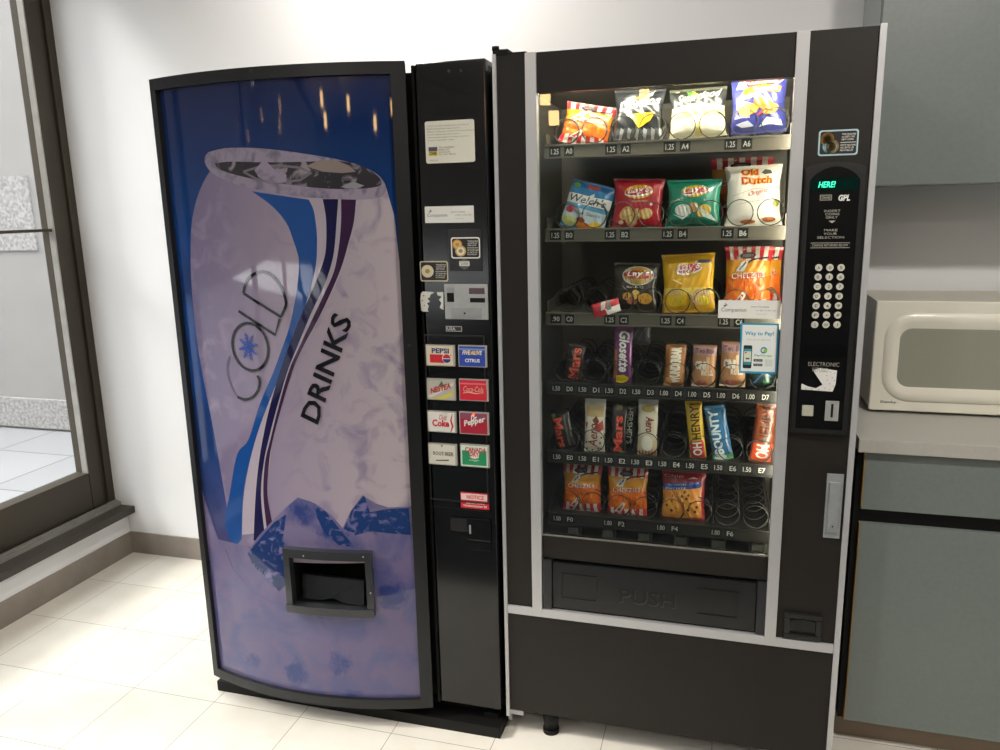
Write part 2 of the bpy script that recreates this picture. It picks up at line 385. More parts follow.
# object z is world z of the parent base (0); object x is relative to the machine centre
P_bg = pic_base('print_background', (2, .5, 1.85, [(0, '#4a466c'), (.25, '#1f3c70'), (.6, '#17427f'), (.8, '#16386c'), (1, '#18234c')]), 3, '#182c58', .45, .75)
P_can = pic_base('print_can_body', (0, -.46, .24, [(0, '#67607c'), (.3, '#7c7189'), (.6, '#968a98'), (1, '#b0a5a9')]), 14, '#877c90', .5, .7)
P_ice = pic_base('print_ice', (2, .1, .7, [(0, '#5c5474'), (.5, '#5f567a'), (1, '#756c88')]), 9, '#444a78', .42, .72)
def patches(m, lst, blue):
    nt = m.node_tree; b = nt.nodes['Principled BSDF']; src = b.inputs['Base Color'].links[0].from_socket
    tc = nt.nodes.new('ShaderNodeTexCoord'); acc = None
    for x, z, rx, rz in lst:
        mp = nt.nodes.new('ShaderNodeMapping'); mp.inputs['Scale'].default_value = (1/rx, 0, 1/rz); mp.inputs['Location'].default_value = (-x/rx, 0, -z/rz)
        ln = nt.nodes.new('ShaderNodeVectorMath'); ln.operation = 'LENGTH'; nt.links.new(tc.outputs['Object'], mp.inputs[0]); nt.links.new(mp.outputs[0], ln.inputs[0])
        mr = nt.nodes.new('ShaderNodeMapRange'); mr.inputs['From Min'].default_value = .3; mr.inputs['From Max'].default_value = 1.15; mr.inputs['To Min'].default_value = 1; mr.inputs['To Max'].default_value = 0
        nt.links.new(ln.outputs['Value'], mr.inputs['Value'])
        if acc is None: acc = mr.outputs[0]
        else:
            mm = nt.nodes.new('ShaderNodeMath'); mm.operation = 'MAXIMUM'; nt.links.new(acc, mm.inputs[0]); nt.links.new(mr.outputs[0], mm.inputs[1]); acc = mm.outputs[0]
    n = nt.nodes.new('ShaderNodeTexNoise'); n.inputs['Scale'].default_value = 15; n.inputs['Detail'].default_value = 9; n.inputs['Roughness'].default_value = .75; n.inputs['Distortion'].default_value = .3
    nt.links.new(tc.outputs['Object'], n.inputs['Vector']); ad = nt.nodes.new('ShaderNodeMath'); ad.operation = 'MULTIPLY_ADD'; ad.inputs[1].default_value = .36; nt.links.new(acc, ad.inputs[0]); nt.links.new(n.outputs['Fac'], ad.inputs[2])
    r = nt.nodes.new('ShaderNodeValToRGB'); r.color_ramp.elements[0].position = .66; r.color_ramp.elements[0].color = (0, 0, 0, 1); r.color_ramp.elements[1].position = .86; r.color_ramp.elements[1].color = (.85, .85, .85, 1)
    nt.links.new(ad.outputs[0], r.inputs['Fac']); mx = nt.nodes.new('ShaderNodeMix'); mx.data_type = 'RGBA'; nt.links.new(r.outputs[0], mx.inputs[0]); nt.links.new(src, mx.inputs[6]); mx.inputs[7].default_value = hexc(blue)
    nt.links.new(mx.outputs[2], b.inputs['Base Color'])
def pch(x, y, rx, ry):
    u, v = dpx(140+x/2.42, 430+y/2.42); return (u+.495, v, rx*.00115, ry*.00125)
patches(P_ice, [pch(x, y, rx, ry) for x, y, rx, ry in ((380, 590, 60, 50), (480, 570, 40, 55), (400, 200, 70, 40), (560, 230, 60, 40), (610, 400, 50, 50), (270, 560, 40, 30), (80, 250, 40, 90), (520, 640, 40, 20), (330, 330, 70, 70), (470, 250, 60, 40))], '#22356b')
P_iceb = pic_base('print_ice_blue', (2, .1, .7, [(0, '#3f4880'), (.5, '#1a2c58'), (1, '#1b3668')]), 34, '#6a658e', .52, .66)
P_rim = pic_base('print_rim', (0, -.4, .25, [(0, '#8a8394'), (1, '#94899a')]), 30, '#6a6475', .45, .7)
P_lid = pic_base('print_lid', (0, -.4, .25, [(0, '#2c2a30'), (1, '#38353a')]), 26, '#8a8288', .55, .68)
def sm(pts, n=5):
    o = []
    for i in range(len(pts)-1):
        p0 = pts[max(i-1, 0)]; p1 = pts[i]; p2 = pts[i+1]; p3 = pts[min(i+2, len(pts)-1)]
        for k in range(n):
            t = k/n; o.append(tuple(.5*(2*b_+(c-a_)*t+(2*a_-5*b_+4*c-d)*t*t+(3*b_-a_-3*c+d)*t**3) for a_, b_, c, d in zip(p0, p1, p2, p3)))
    return o+[pts[-1]]
def pr(h): return mat('print_'+h.strip('#'), h, .4, coat=1.0, spec=0)
aw = Art(dsurf, du=.03, step=.00018, clip=(DX0+FL-.001, DBm+FB-.001, DX1-FR_+.001, DT-FT+.001))
D = lambda pts, ox=0, oy=0, k=1: [dpx(ox+x/k, oy+y/k) for x, y in pts]
D1 = lambda pts: D(pts, 140, 40, 3.571); D2 = lambda pts: D(pts, 140, 230, 3.571); D3 = lambda pts: D(pts, 140, 430, 2.42)
u0, u1, w0, w1 = aw.clip
# background pieces around the dispenser hole
for r_ in (rect(u0, oz1, u1, w1), rect(u0, w0, u1, oz0), rect(u0, oz0, ox0, oz1), rect(ox1, oz0, u1, oz1)): aw.poly(r_, P_bg, h=-.0055)
body = D(sm([(213, 165), (203, 180), (195, 200), (190, 225), (189, 260), (191, 300), (196, 345), (204, 390), (212, 430), (219, 470), (225, 505), (231, 545)])+[(231, 546), (260, 560), (420, 560), (420, 300), (399, 260), (394, 215), (386, 188), (360, 178), (300, 168), (240, 158)])
aw.n = 1; aw.step = .00018
def layer(): aw.n += 1; return -.0055+aw.n*.00011
aw.poly(body, P_can, h=layer())
# ribbons
def ribbon(L, Rr, m):
    L = sorted(L, key=lambda p: p[1]); Rr = sorted(Rr, key=lambda p: p[1]); L = [p for i, p in enumerate(L) if i == 0 or p[1]-L[i-1][1] > 8]; Rr = [p for i, p in enumerate(Rr) if i == 0 or p[1]-Rr[i-1][1] > 8]; pts = D(sm(L))+D(sm(Rr))[::-1]; aw.poly(pts, m, h=layer())
c1 = lambda x, y: (140+x/3.571, 40+y/3.571); c2 = lambda x, y: (140+x/3.571, 230+y/3.571); c3 = lambda x, y: (140+x/2.42, 430+y/2.42)
LW = [c1(590, 565), c1(625, 650), c1(632, 750), c2(628, 60), c2(622, 130), c2(598, 230), c2(572, 310), c2(535, 410), c2(497, 510), c2(447, 620), c2(412, 720), c3(262, 80), c3(247, 170), c3(244, 255)]
RW = [c1(800, 560), c1(770, 650), c1(752, 750), c2(742, 60), c2(735, 110), c2(700, 190), c2(655, 280), c2(610, 370), c2(570, 440), c2(530, 530), c2(500, 620), c2(472, 720), c3(312, 80), c3(300, 170), c3(325, 245)]
ribbon(LW, RW, pr('#a399a4'))
ribbon([c1(395, 540), c1(470, 595), c1(520, 655), c1(556, 750), c2(545, 40), c2(565, 120), c2(556, 220), c2(532, 340), c2(505, 420), c2(470, 515), c2(425, 620), c2(383, 750), c3(232, 60), c3(215, 150), c3(203, 230), c3(225, 290)],
       [c1(600, 570), c1(618, 610), c1(628, 680), c1(632, 750), c2(630, 50), c2(625, 130), c2(600, 230), c2(575, 310), c2(540, 410), c2(500, 510), c2(455, 620), c2(418, 720), c3(262, 80), c3(248, 150), c3(244, 230), c3(243, 265)], pr('#1a4684'))
ribbon([c1(650, 568), c1(662, 640), c1(665, 750), c2(662, 60), c2(650, 120), c2(615, 210), c2(575, 300), c2(530, 410), c2(495, 510), c2(458, 640), c2(436, 740), c3(285, 80), c3(277, 160), c3(272, 270)],
       [c1(706, 568), c1(700, 650), c1(695, 750), c2(693, 60), c2(682, 120), c2(655, 200), c2(612, 290), c2(562, 410), c2(522, 510), c2(484, 640), c2(458, 740), c3(297, 80), c3(290, 160), c3(300, 260)], pr('#1e1c40'))
ribbon([c1(716, 568), c1(716, 650), c1(712, 750), c2(708, 60), c2(690, 150), c2(650, 240), c2(612, 320), c2(570, 410), c2(530, 500), c2(492, 630), c2(462, 750), c3(300, 80), c3(296, 160), c3(306, 255)],
       [c1(770, 570), c1(762, 650), c1(750, 750), c2(742, 50), c2(715, 140), c2(672, 240), c2(628, 330), c2(584, 410), c2(543, 500), c2(503, 630), c2(471, 750), c3(310, 80), c3(306, 160), c3(322, 245)], pr('#38233e'))
# can rim and lid
aw.poly(D1(sm([(240, 400), (300, 386), (400, 385), (500, 394), (600, 408), (700, 425), (780, 447), (840, 475), (872, 510), (876, 542), (850, 564), (780, 570), (690, 568), (600, 562), (500, 550), (420, 535), (350, 518), (290, 497), (248, 470), (228, 440), (228, 415), (240, 400)])[:-1]), P_rim, h=layer())
aw.poly(D1(sm([(262, 440), (320, 434), (420, 436), (500, 436), (600, 434), (700, 432), (770, 442), (830, 470), (860, 500), (855, 520), (800, 530), (700, 532), (600, 525), (500, 513), (420, 500), (340, 482), (280, 462), (262, 440)])[:-1]), P_lid, h=layer())
aw.stroke(D1([(365, 470), (430, 450), (500, 448), (570, 456), (610, 475), (570, 500), (480, 512), (410, 495), (365, 470)]), .006, pr('#6d6870'), h=layer())
aw.poly(D1([(405, 465), (440, 425), (475, 460), (520, 480), (520, 505), (470, 515), (420, 490)]), P_rim, h=layer())
aw.poly(D1([(590, 450), (640, 428), (700, 430), (745, 448), (770, 470), (720, 475), (650, 470)]), pr('#877a74'), h=layer())
aw.poly(D1([(715, 525), (760, 505), (800, 520), (770, 532)]), pr('#8b8a90'), h=layer())
# ice at the foot of the picture
ice_top = D([(150, 480), (176, 470), (200, 488), (222, 554), (247, 552), (258, 536), (272, 521), (285, 508), (297, 498), (310, 502), (322, 509), (333, 520), (342, 529), (350, 512), (362, 496), (375, 504), (388, 508), (425, 506)])
bot = [(u1+.01, oz1), (ox1, oz1), (ox1, oz1), (ox0, oz1), (u0-.01, oz1)]
L_ = layer()
aw.poly(ice_top+[(u1+.01, oz1), (u0-.01, oz1)], P_ice, h=L_)
aw.poly(rect(u0, w0, u1, oz0), P_ice, h=L_)
for r_ in (rect(u0, oz0-.004, ox0, oz1+.004), rect(ox1, oz0-.004, u1, oz1+.004)): aw.poly(r_, P_ice, h=L_-.00004)
aw.poly(D3([(20, 130), (60, 120), (110, 200), (170, 320), (150, 330), (95, 250), (60, 200), (28, 180)]), P_iceb, h=layer())
aw.poly(D3([(258, 300), (290, 262), (322, 225), (352, 205), (345, 260), (352, 290), (352, 375), (335, 392), (300, 355), (272, 330)]), P_iceb, h=layer())
aw.poly(D3([(352, 200), (384, 166), (420, 178), (460, 205), (500, 250), (530, 285), (470, 280), (420, 276), (352, 280)]), P_ice, h=layer())
aw.poly(D3([(420, 180), (450, 200), (485, 245), (520, 285), (480, 280), (445, 250), (428, 215)]), P_iceb, h=layer())
aw.poly(D3([(492, 240), (512, 195), (542, 160), (556, 200), (600, 192), (650, 190), (655, 255), (610, 252), (560, 246), (520, 256)]), P_iceb, h=layer())
# faint ring printed below the opening
aw.stroke(D3([(205, 290), (225, 340), (270, 390), (330, 425), (352, 433)]), .006, pr('#57507a'), h=layer())
aw.stroke(D3([(370, 440), (430, 462), (500, 462), (548, 445)]), .006, pr('#564f78'), h=layer())
# COLD
KL = pr('#17161c'); wd = .0076
aw.stroke(D2(sm([(366, 226), (372, 200), (385, 172), (410, 155), (440, 150), (470, 165), (495, 195), (512, 230), (519, 268), (501, 311)])+[(430, 267), (366, 226)]), wd, KL, h=layer())
aw.stroke(D2([(349, 290), (480, 375), (497, 318)]), wd, KL, h=layer())
def epx(cx, cy, a, b_, rot, a0=0, a1=2*PI, n=36): return D2(ell(cx, cy, a, b_, n, rot, a0, a1))
aw.stroke(epx(391, 418, 63, 86, -.25), wd, KL, closed=True, h=layer())
aw.stroke(D2(sm([(345, 597), (372, 606), (400, 597), (420, 570), (424, 540), (416, 520)])), wd, KL, h=layer())
aw.stroke(D2(sm([(318, 450), (308, 480), (310, 520), (325, 565), (345, 597)])), .0035, pr('#5f5a70'), h=layer())
SN = pr('#2346a0'); uc, vc = dpx(*c2(384, 418)); Lh = layer(); Rk = .0385
for k in range(8):
    a = k*PI/4+.2; p = lambda r, t=0: (uc+math.cos(a+t)*r*.85, vc+math.sin(a+t)*r)
    aw.stroke([p(0), p(Rk)], .004, SN, h=Lh)
    for f_ in (.45, .68, .88):
        aw.stroke([p(Rk*f_, -.33*(1.1-f_)*1.5), p(Rk*(f_-.14)), p(Rk*f_, .33*(1.1-f_)*1.5)], .003, SN, h=Lh)
aw.stroke(ell(uc, vc, Rk*.33, Rk*.38, 8), .003, SN, closed=True, h=Lh)
# DRINKS
O = dpx(317.8, 425.2); X_ = dpx(352.6, 320); Y_ = dpx(299.8, 416.5)
aw.text_aff('DRINKS', O, (X_[0]-O[0], X_[1]-O[1]), (Y_[0]-O[0], Y_[1]-O[1]), pr('#1a1a20'), bold=.02, h=layer())
aw.done('picture_panel', dr)
# dispenser
fx0, fz1 = dpx(285.5, 546); fx1, _ = dpx(372, 552); _, fz0 = dpx(330, 612.5)
bm = shell(fx0, fx1, oz1, fz1, -.006, .018, 8); merge(bm, shell(fx0, fx1, fz0, oz0, -.006, .022, 8))
merge(bm, shell(fx0, ox0, oz0, oz1, -.006, .018, 2)); merge(bm, shell(ox1, fx1, oz0, oz1, -.006, .018, 2))
bmesh.ops.remove_doubles(bm, verts=bm.verts[:], dist=1e-5)
dsp = link('dispenser_frame', bm, mat('dispenser_plastic', '#26282b', .3, coat=.3), dv)
yb_ = dsurf((ox0+ox1)/2, 0, 0).y
bm = bmesh.new(); box(bm, ox0, ox1, yb_+.15, yb_+.16, oz0, oz1); box(bm, ox0-.004, ox0, yb_+.0, yb_+.16, oz0, oz1); box(bm, ox1, ox1+.004, yb_+.03, yb_+.16, oz0, oz1)
box(bm, ox0, ox1, yb_+.03, yb_+.16, oz0-.004, oz0); box(bm, ox0, ox1, yb_+.03, yb_+.16, oz1, oz1+.004)
link('chute', bm, M_blackm, dsp)
zf = oz0+(oz1-oz0)*.52
n_ = 10; pts = []
for i in range(n_+1):
    a = i/n_; pts.append((ox0+.012+(ox1-ox0-.024)*a, oz0+.004+.012*math.exp(-((a-.5)/.13)**2)))
outl = [Vector((x, yb_+.012, z)) for x, z in pts]+[Vector((ox1-.012, yb_+.02, zf)), Vector((ox0+.012, yb_+.02, zf))]
bm = bmesh.new(); prism(bm, outl, (0, .012, 0)); bmesh.ops.recalc_face_normals(bm, faces=bm.faces[:])
link('flap', bm, mat('smoky_flap', '#1d1e20', .22), dsp)
for px, py in ((306.5, 553), (364.8, 554), (372, 589.8), (371.5, 613)):
    bm = bmesh.new(); u, v = dpx(px, py); p = dsurf(u, v, .019); cyl(bm, p, (0, -1, 0), .0022, .0012, 10); link('rivet', bm, mat('bare_scuff', '#b8b4ac', .4), dsp)
# screws of the door frame
for px, py in ((252, 71), (182, 334), (409, 345)):
    bm = bmesh.new(); u, v = dpx(px, py); cyl(bm, dsurf(u, v, .007), (0, -1, 0), .004, .003, 12); link('screw', bm, M_blackp, dr)

# control side: glossy black panel
PY = -.022
bm = bmesh.new(); box(bm, -.206, -.022, PY, .045, .082, 1.874, bev=.005, seg=3)
cp = link('control_panel', bm, M_blackg, dv)
bm = bmesh.new(); box(bm, -.227, -.207, .01, .045, .07, 1.872); box(bm, -.222, -.213, -.012, .03, .07, 1.872, bev=.002)
link('side_channel', bm, M_blackm, dv)
def sticker(pts, ypl, parent, fn, name='sticker', label=None, th=.0006):
    a = plate(pts, ypl, th); a.step = .00015; fn(a); return a.done(name, parent, label)
def lines(a, x0, x1, y0, y1, n, m, last=.6, frac=.5):
    """tiny unreadable print"""
    for i in range(n):
        y = y1-(y1-y0)*(i+.5)/n; hh = (y1-y0)/n*frac/2; xe = x1 if i < n-1 else x0+(x1-x0)*last
        x = x0; rnd = random.Random(i*7+n)
        while x < xe-.02:
            w = rnd.uniform(.04, .12)*(1 if x1-x0 > .5 else .6); e = min(x+w, xe); a.poly(rect(x, y-hh, e, y+hh), m, h=.0006); x = e+.015
W_ = ink('#e6e3d6')
def f(a):
    a.poly(rrect(0, 0, 1, 1, .05), ink('#dedccb')); g = ink('#6a6c6c')
    t = ['Thank you for making this a COLD &', 'Refreshing beverage choice.', 'Please request a refund if the product', 'is not dispensed. For more', 'information please contact service', 'at your operator desk.']
    for i, s_ in enumerate(t): a.text(s_, .05, .86-i*.067, .05+.0265*len(s_)*.93, .90-i*.067, g, h=.0004)
    a.poly(rect(.06, .29, .24, .39), ink('#4b4468'), h=.0004); a.poly(rect(.06, .18, .24, .29), ink('#c8b83a'), h=.0004)
    for i, s_ in enumerate(['The Canadian', 'National', 'Institute', 'for the Blind']): a.text(s_, .27, .355-i*.055, .27+.026*len(s_), .395-i*.055, g, h=.0004)
    a.text('CNIB', .08, .2, .22, .27, ink('#20202a'), h=.0006, bold=.03); a.text('1-800-563', .06, .05, .24, .09, ink('#8a8a80'), h=.0004)
sticker([(425, 121), (474.5, 119.5), (475, 162), (426, 163.5)], PY, cp, f, label='cream thank-you notice')
def fcomp(a):
    a.poly(rect(0, 0, 1, 1), ink('#e4e4dc')); g = ink('#6d6d6d')
    a.text('Companion', .05, .3, .46, .58, g, h=.0004); a.poly([(.1, .62), (.15, .72), (.12, .82), (.1, .9), (.12, .75), (.08, .7)], g, h=.0004)
    a.text('www.Vending', .53, .58, .82, .7, g, h=.0004); a.text('on @ f at the web', .62, .4, .95, .5, g, h=.0004)
    a.stroke([(.62, .25), (.8, .25)], .02, ink('#b5b5ae'), h=.0004)
sticker([(425, 206.3), (474, 205.8), (474, 222.3), (425, 223.2)], PY, cp, fcomp, label='small white company sticker')
# recessed coin cover with its round-coin notice
bm = bmesh.new(); x0, x1, z0, z1 = pbox(bm, [(448.5, 229), (481.5, 229.5), (482, 270.5), (449, 271.5)], PY-.003, PY, bev=.001)
cc = link('coin_cover', bm, mat('black_satin', '#1b1b1b', .3), cp)
def coin(a, cx, cy, r, asp, c1_='#c9a862', c2_='#e5ddc4'):
    a.poly(ell(cx, cy, r, r*asp, 20), ink(c1_), h=.0004); a.poly(ell(cx, cy, r*.75, r*asp*.75, 18), ink(c2_), h=.0006)
    a.poly(ell(cx, cy, r*.4, r*asp*.35, 10), ink('#a88a50'), h=.0008)
def fco(a, two=True, border='#e9e7dd', back='#17171a'):
    a.poly(rrect(0, 0, 1, 1, .08, .1), ink(border)); a.poly(rrect(.04, .06, .96, .94, .06, .08), ink(back), h=.0002)
    if two: coin(a, .22, .66, .17, 1.4, '#c98f3c', '#e0b464'); coin(a, .33, .36, .19, 1.4)
    else: coin(a, .27, .5, .22, 1.4, '#d9cfb0', '#d9cfa8')
    g = ink('#e9e7dd')
    for i, (s_, e) in enumerate([('THIS MACHINE', .93), ('ACCEPTS THE', .9), ('NEW COINS', .88)]): a.text(s_, .58, .78-i*.1, e, .85-i*.1, g, h=.0004)
    a.stroke([(.55, .5), (.94, .5)], .02, g, h=.0004)
    for i, (s_, e) in enumerate([('CETTE MACHINE', .94), ('ACCEPTE LES', .9), ('NOUVELLES', .88)]): a.text(s_, .56, .36-i*.1, e, .43-i*.1, g, h=.0004)
sticker([(451, 237.5), (480, 237), (480.3, 258), (451.3, 259)], PY-.003, cc, fco, label='coin notice with two coins')
def fsh(a):
    a.poly([(.1, .8), (.5, 1), (.9, .8), (1, .5), (.8, .2), (.5, 0), (.2, .2), (0, .5)], ink('#5d5e5c')); a.poly(rect(.08, .35, .92, .75), ink('#d8d6c8'), h=.0002)
    a.text('2000', .18, .42, .82, .68, ink('#55554f'), h=.0004)
sticker([(458.5, 258.5), (470.5, 258.5), (470.5, 270), (458.5, 270)], PY-.003, cc, fsh)
sticker([(420, 261), (448, 261), (448.3, 281), (420.3, 281.8)], PY, cp, lambda a: fco(a, False, '#cfc3a4', '#221f1c'), label='tan coin notice with one coin')
def ftorn(a):
    w = ink('#d9d8ce')
    a.poly([(.02, .05), (0, .6), (.04, .9), (.12, 1), (.5, .98), (.62, .95), (.45, .85), (.4, .7), (.3, .66), (.42, .5), (.28, .42), (.36, .28), (.3, .12), (.33, 0), (.1, 0)], w)
    a.poly([(.72, .97), (1, .98), (.98, .1), (.82, .2), (.9, .45), (.8, .6), (.93, .75), (.75, .82)], w, h=.0002)
    a.poly([(.05, .55), (.12, .6), (.09, .5)], ink('#1a1a1a'), h=.0004); a.poly([(.12, .8), (.2, .83), (.16, .75)], ink('#1a1a1a'), h=.0004); a.poly([(.14, .3), (.2, .36), (.17, .27)], ink('#1a1a1a'), h=.0004)
sticker([(420, 292), (443.5, 291), (444, 311), (421, 312.5)], PY, cp, ftorn, label='torn remains of a white sticker')
# coin acceptor plate
bm = bmesh.new(); cx0, cx1, cz0, cz1 = pbox(bm, [(444.3, 284), (487.5, 284), (488, 319.3), (445, 319.7)], PY-.006, PY, bev=.0015)
cm = link('coin_acceptor', bm, mat('coin_plate_grey', '#b3b4b2', .4, metal=.3, noise=.08, nscale=60), cp)
py_ = PY-.006
bm = bmesh.new(); pbox(bm, [(447, 293), (454, 293), (454, 302), (447, 302)], py_-.0005, py_+.002); link('coin_slot', bm, M_blackm, cm)
bm = bmesh.new(); pbox(bm, [(470, 297.5), (485, 298.5), (485, 303), (470, 302)], py_-.0005, py_+.002)
link('coin_slot', bm, M_blackm, cm)
bm = bmesh.new(); pbox(bm, [(469, 288), (484.5, 288), (484.5, 294), (469, 294)], py_-.0006, py_+.002); link('display', bm, mat('dark_red_display', '#3a0f12', .15), cm)
bm = bmesh.new(); pbox(bm, [(446, 287), (454, 287), (453, 293), (447, 293)], py_-.004, py_, bev=.001); link('return_lever', bm, M_steel, cm)
bm = bmesh.new(); pbox(bm, [(451, 307.3), (481, 308), (481.5, 318), (452, 318)], py_-.003, py_, bev=.001); pl = link('cover_plate', bm, M_steel, cm)
bm = bmesh.new(); c_ = at(465, 313.2, y=py_-.003); cyl(bm, c_, (0, -1, 0), .009, .001, 20); cyl(bm, c_+Vector((0, -.001, 0)), (0, -1, 0), .006, .002, 20); cyl(bm, c_+Vector((0, -.003, 0)), (0, -1, 0), .0025, .001, 12, mi=1)
link('lock', bm, [M_steel, M_blackm], cm)
def fusa(a):
    a.poly(rect(0, 0, 1, 1), ink('#b9b8b0')); a.poly(rect(.05, .12, .95, .88), ink('#242424'), h=.0002); a.text('USA', .1, .2, .6, .8, ink('#d0cfc8'), h=.0004, bold=.02)
sticker([(446, 326), (462, 326.3), (462, 331.5), (446, 331.3)], PY, cp, fusa, name='name_plate')
# recessed button bank
bm = bmesh.new(); A_ = at(424, 334, y=PY); Bz = at(489, 500, y=PY)
ringbox(bm, A_.x, Bz.x, Bz.z-.012, A_.z, .004, PY-.003, PY, bev=.001)
link('button_surround', bm, M_blackp, cp)
def button(pts, fn, label):
    bm = bmesh.new(); pbox(bm, pts, PY-.008, PY, bev=.002); o = link('selection_button', bm, mat('button_bezel', '#a9a59a', .3, coat=.5), cp, label=label)
    P = [(pts[0][0]+1, pts[0][1]+1), (pts[1][0]-1.6, pts[1][1]+1), (pts[2][0]-1.6, pts[2][1]-1), (pts[3][0]+1, pts[3][1]-1)]
    sticker(P, PY-.008, o, fn, name='flavour_card', th=.0003); return o
WH = ink('#e9e7df')
def b1(a):
    a.poly(rect(0, 0, 1, 1), ink('#d8cdb0')); a.poly([(.12, .12), (.7, .12), (.95, .55), (.12, .55)], ink('#c8202c')); a.poly(rect(.05, .1, .12, .55), ink('#d8cdb0'))
    a.text('PEPSI', .2, .62, .85, .88, ink('#1d2f6e'), bold=.03, h=.0007)
    a.poly(ell(.76, .36, .17, .25, 24), ink('#f0efe8')); a.poly(ell(.76, .36, .15, .22, 14, 0, 0, PI), ink('#c8202c')); a.poly(ell(.76, .33, .15, .20, 14, 0, PI, 2*PI), ink('#23377c'))
def b2(a):
    a.poly(rect(0, 0, 1, 1), ink('#2646a8')); a.poly(rect(0, .82, 1, .9), ink('#7f93c8')); a.text('FIVE ALIVE', .12, .58, .9, .8, ink('#f2e9c0'), bold=.03, shear=.3, h=.0007)
    a.text('ALIVE', .42, .6, .72, .78, ink('#e8a83a'), bold=.02, shear=.3, h=.001); a.text('CITRUS', .22, .2, .8, .38, WH, bold=.03, h=.0007)
def b3(a):
    a.poly(rect(0, 0, 1, 1), ink('#b5b2a6')); a.poly([(.05, .02), (.5, .12), (1, .45), (1, .3), (.6, 0)], ink('#d8c43a')); a.poly([(.0, .15), (.6, .6), (1, .9), (1, .75), (.5, .35), (.1, .05)], ink('#cfcdc4'))
    a.text_aff('NESTEA', (.12, .25), (.78, .33), (0, .3), ink('#b5282c'), bold=.04, h=.0007); a.poly([(.4, .62), (.55, .95), (.62, .75), (.75, .85), (.6, .62)], ink('#3f7a48'))
def b4(a):
    a.poly(rect(0, 0, 1, 1), ink('#cf2236')); a.poly(rect(0, .78, 1, .86), ink('#dd7080')); a.text('Coca-Cola', .13, .42, .88, .7, ink('#e5b9a0'), shear=.3, h=.0007)
    a.stroke([(.1, .33), (.3, .4), (.6, .34), (.9, .4)], [.02, .06, .05, .02], ink('#e0b8a0'))
def b5(a):
    a.poly(rect(0, 0, 1, 1), ink('#dcdbd2')); a.text('Diet', .42, .62, .72, .88, ink('#c32330'), shear=.3, h=.0007); a.text('Coke', .15, .25, .8, .62, ink('#c32330'), bold=.04, h=.0007)
    a.stroke([(.93, .95), (.86, .6), (.93, .3), (.85, .02)], [.02, .06, .07, .03], ink('#c32330'))
def b6(a):
    a.poly(rect(0, 0, 1, 1), ink('#a81c34')); a.poly(rect(0, .72, 1, 1), ink('#8a4560')); a.text_aff('Dr', (.4, .6), (.22, .04), (.02, .3), WH, bold=.04, h=.0007)
    a.text_aff('Pepper', (.15, .25), (.78, .28), (0, .38), WH, bold=.03, h=.0009)
def b7(a):
    a.poly(rect(0, 0, 1, 1), ink('#cfccbe')); a.text('ROOT BEER', .16, .45, .93, .65, ink('#54473a'), bold=.01, h=.0007); a.poly([(.25, .2), (.75, .26), (.75, .18), (.25, .14)], ink('#54504a')); a.poly(rect(.48, .9, .53, 1), ink('#3a3a3a'))
def b8(a):
    a.poly(rect(0, 0, 1, 1), ink('#cfe0d0')); a.poly(rect(.04, .05, .96, .75), ink('#1f8a58')); a.text('CANADA', .16, .68, .96, .92, ink('#b83038'), bold=.03, h=.0007)
    a.poly([(.3, .75), (.7, .75), (.66, .42), (.5, .36), (.34, .42)], ink('#e6e0d0')); a.text('DRY', .33, .48, .68, .7, ink('#c02430'), bold=.03, h=.0009); a.text('Ginger', .3, .22, .7, .36, ink('#cfe0d0'), shear=.3, h=.0007)
BT = [([(425.4, 344.7), (454.4, 345), (455, 366.3), (426, 366)], b1, 'white, blue and red cola button'), ([(458, 345), (486.3, 346), (487, 367.5), (458.5, 367)], b2, 'blue citrus drink button'),
      ([(426.4, 378.5), (455.2, 379), (455.5, 400.3), (427, 400)], b3, 'grey and yellow iced tea button'), ([(458.7, 379), (488, 379.5), (488.3, 401.3), (459.3, 401)], b4, 'red cola button'),
      ([(427, 411), (456, 411.5), (456.3, 432.6), (427.8, 432.3)], b5, 'white diet cola button'), ([(459, 412), (488.5, 412.5), (489, 434.8), (459.6, 434.5)], b6, 'dark red button with white lettering'),
      ([(428, 443.7), (456.8, 444), (457, 465.2), (428.5, 464.8)], b7, 'cream root beer button'), ([(460, 444.5), (489, 445), (489.3, 467.5), (460.4, 467)], b8, 'green ginger ale button')]
for pts, fn, lb in BT: button(pts, fn, lb)
bm = bmesh.new(); cyl(bm, at(473.6, 414.5, y=PY-.0092), (0, -1, 0), .0028, .001, 12); link('indicator_light', bm, mat('red_indicator', '#ff5030', .3, emit=3), cp)
def fnot(a):
    a.poly(rect(0, 0, 1, 1), ink('#c4202e')); a.poly(rect(.02, .52, .98, .92), ink('#e3c9c4')); a.text('NOTICE', .22, .6, .82, .84, ink('#c4202e'), bold=.02, h=.0007)
    a.text('DO NOT SHAKE', .2, .3, .85, .42, WH, bold=.02, h=.0007); a.text('THIS MACHINE MAY TIP', .08, .1, .92, .22, WH, bold=.02, h=.0007)
sticker([(460.7, 492.3), (489, 492.8), (489.5, 509), (461, 508.3)], PY, cp, fnot, label='red and white notice', th=.0014)
bm = bmesh.new(); a_ = at(428, 506, y=PY); b_ = at(488, 509, y=PY); box(bm, a_.x, b_.x, PY-.0006, PY, a_.z-.0012, a_.z); link('panel_seam', bm, M_blackp, cp)
bm = bmesh.new(); pbox(bm, [(450, 518), (467, 518.5), (467.5, 531.5), (451, 531)], PY-.002, PY, bev=.001); link('return_window', bm, mat('deep_black', '#040404', .5), cp)
bm = bmesh.new(); x0, x1, z0, z1 = pbox(bm, [(466.5, 519), (490.5, 519), (491, 541), (467.5, 541)], PY-.006, PY, bev=.002); box(bm, x0, x1, PY-.003, PY, z0-.03, z0, bev=.001)
cup = link('coin_return', bm, M_blackg, cp)
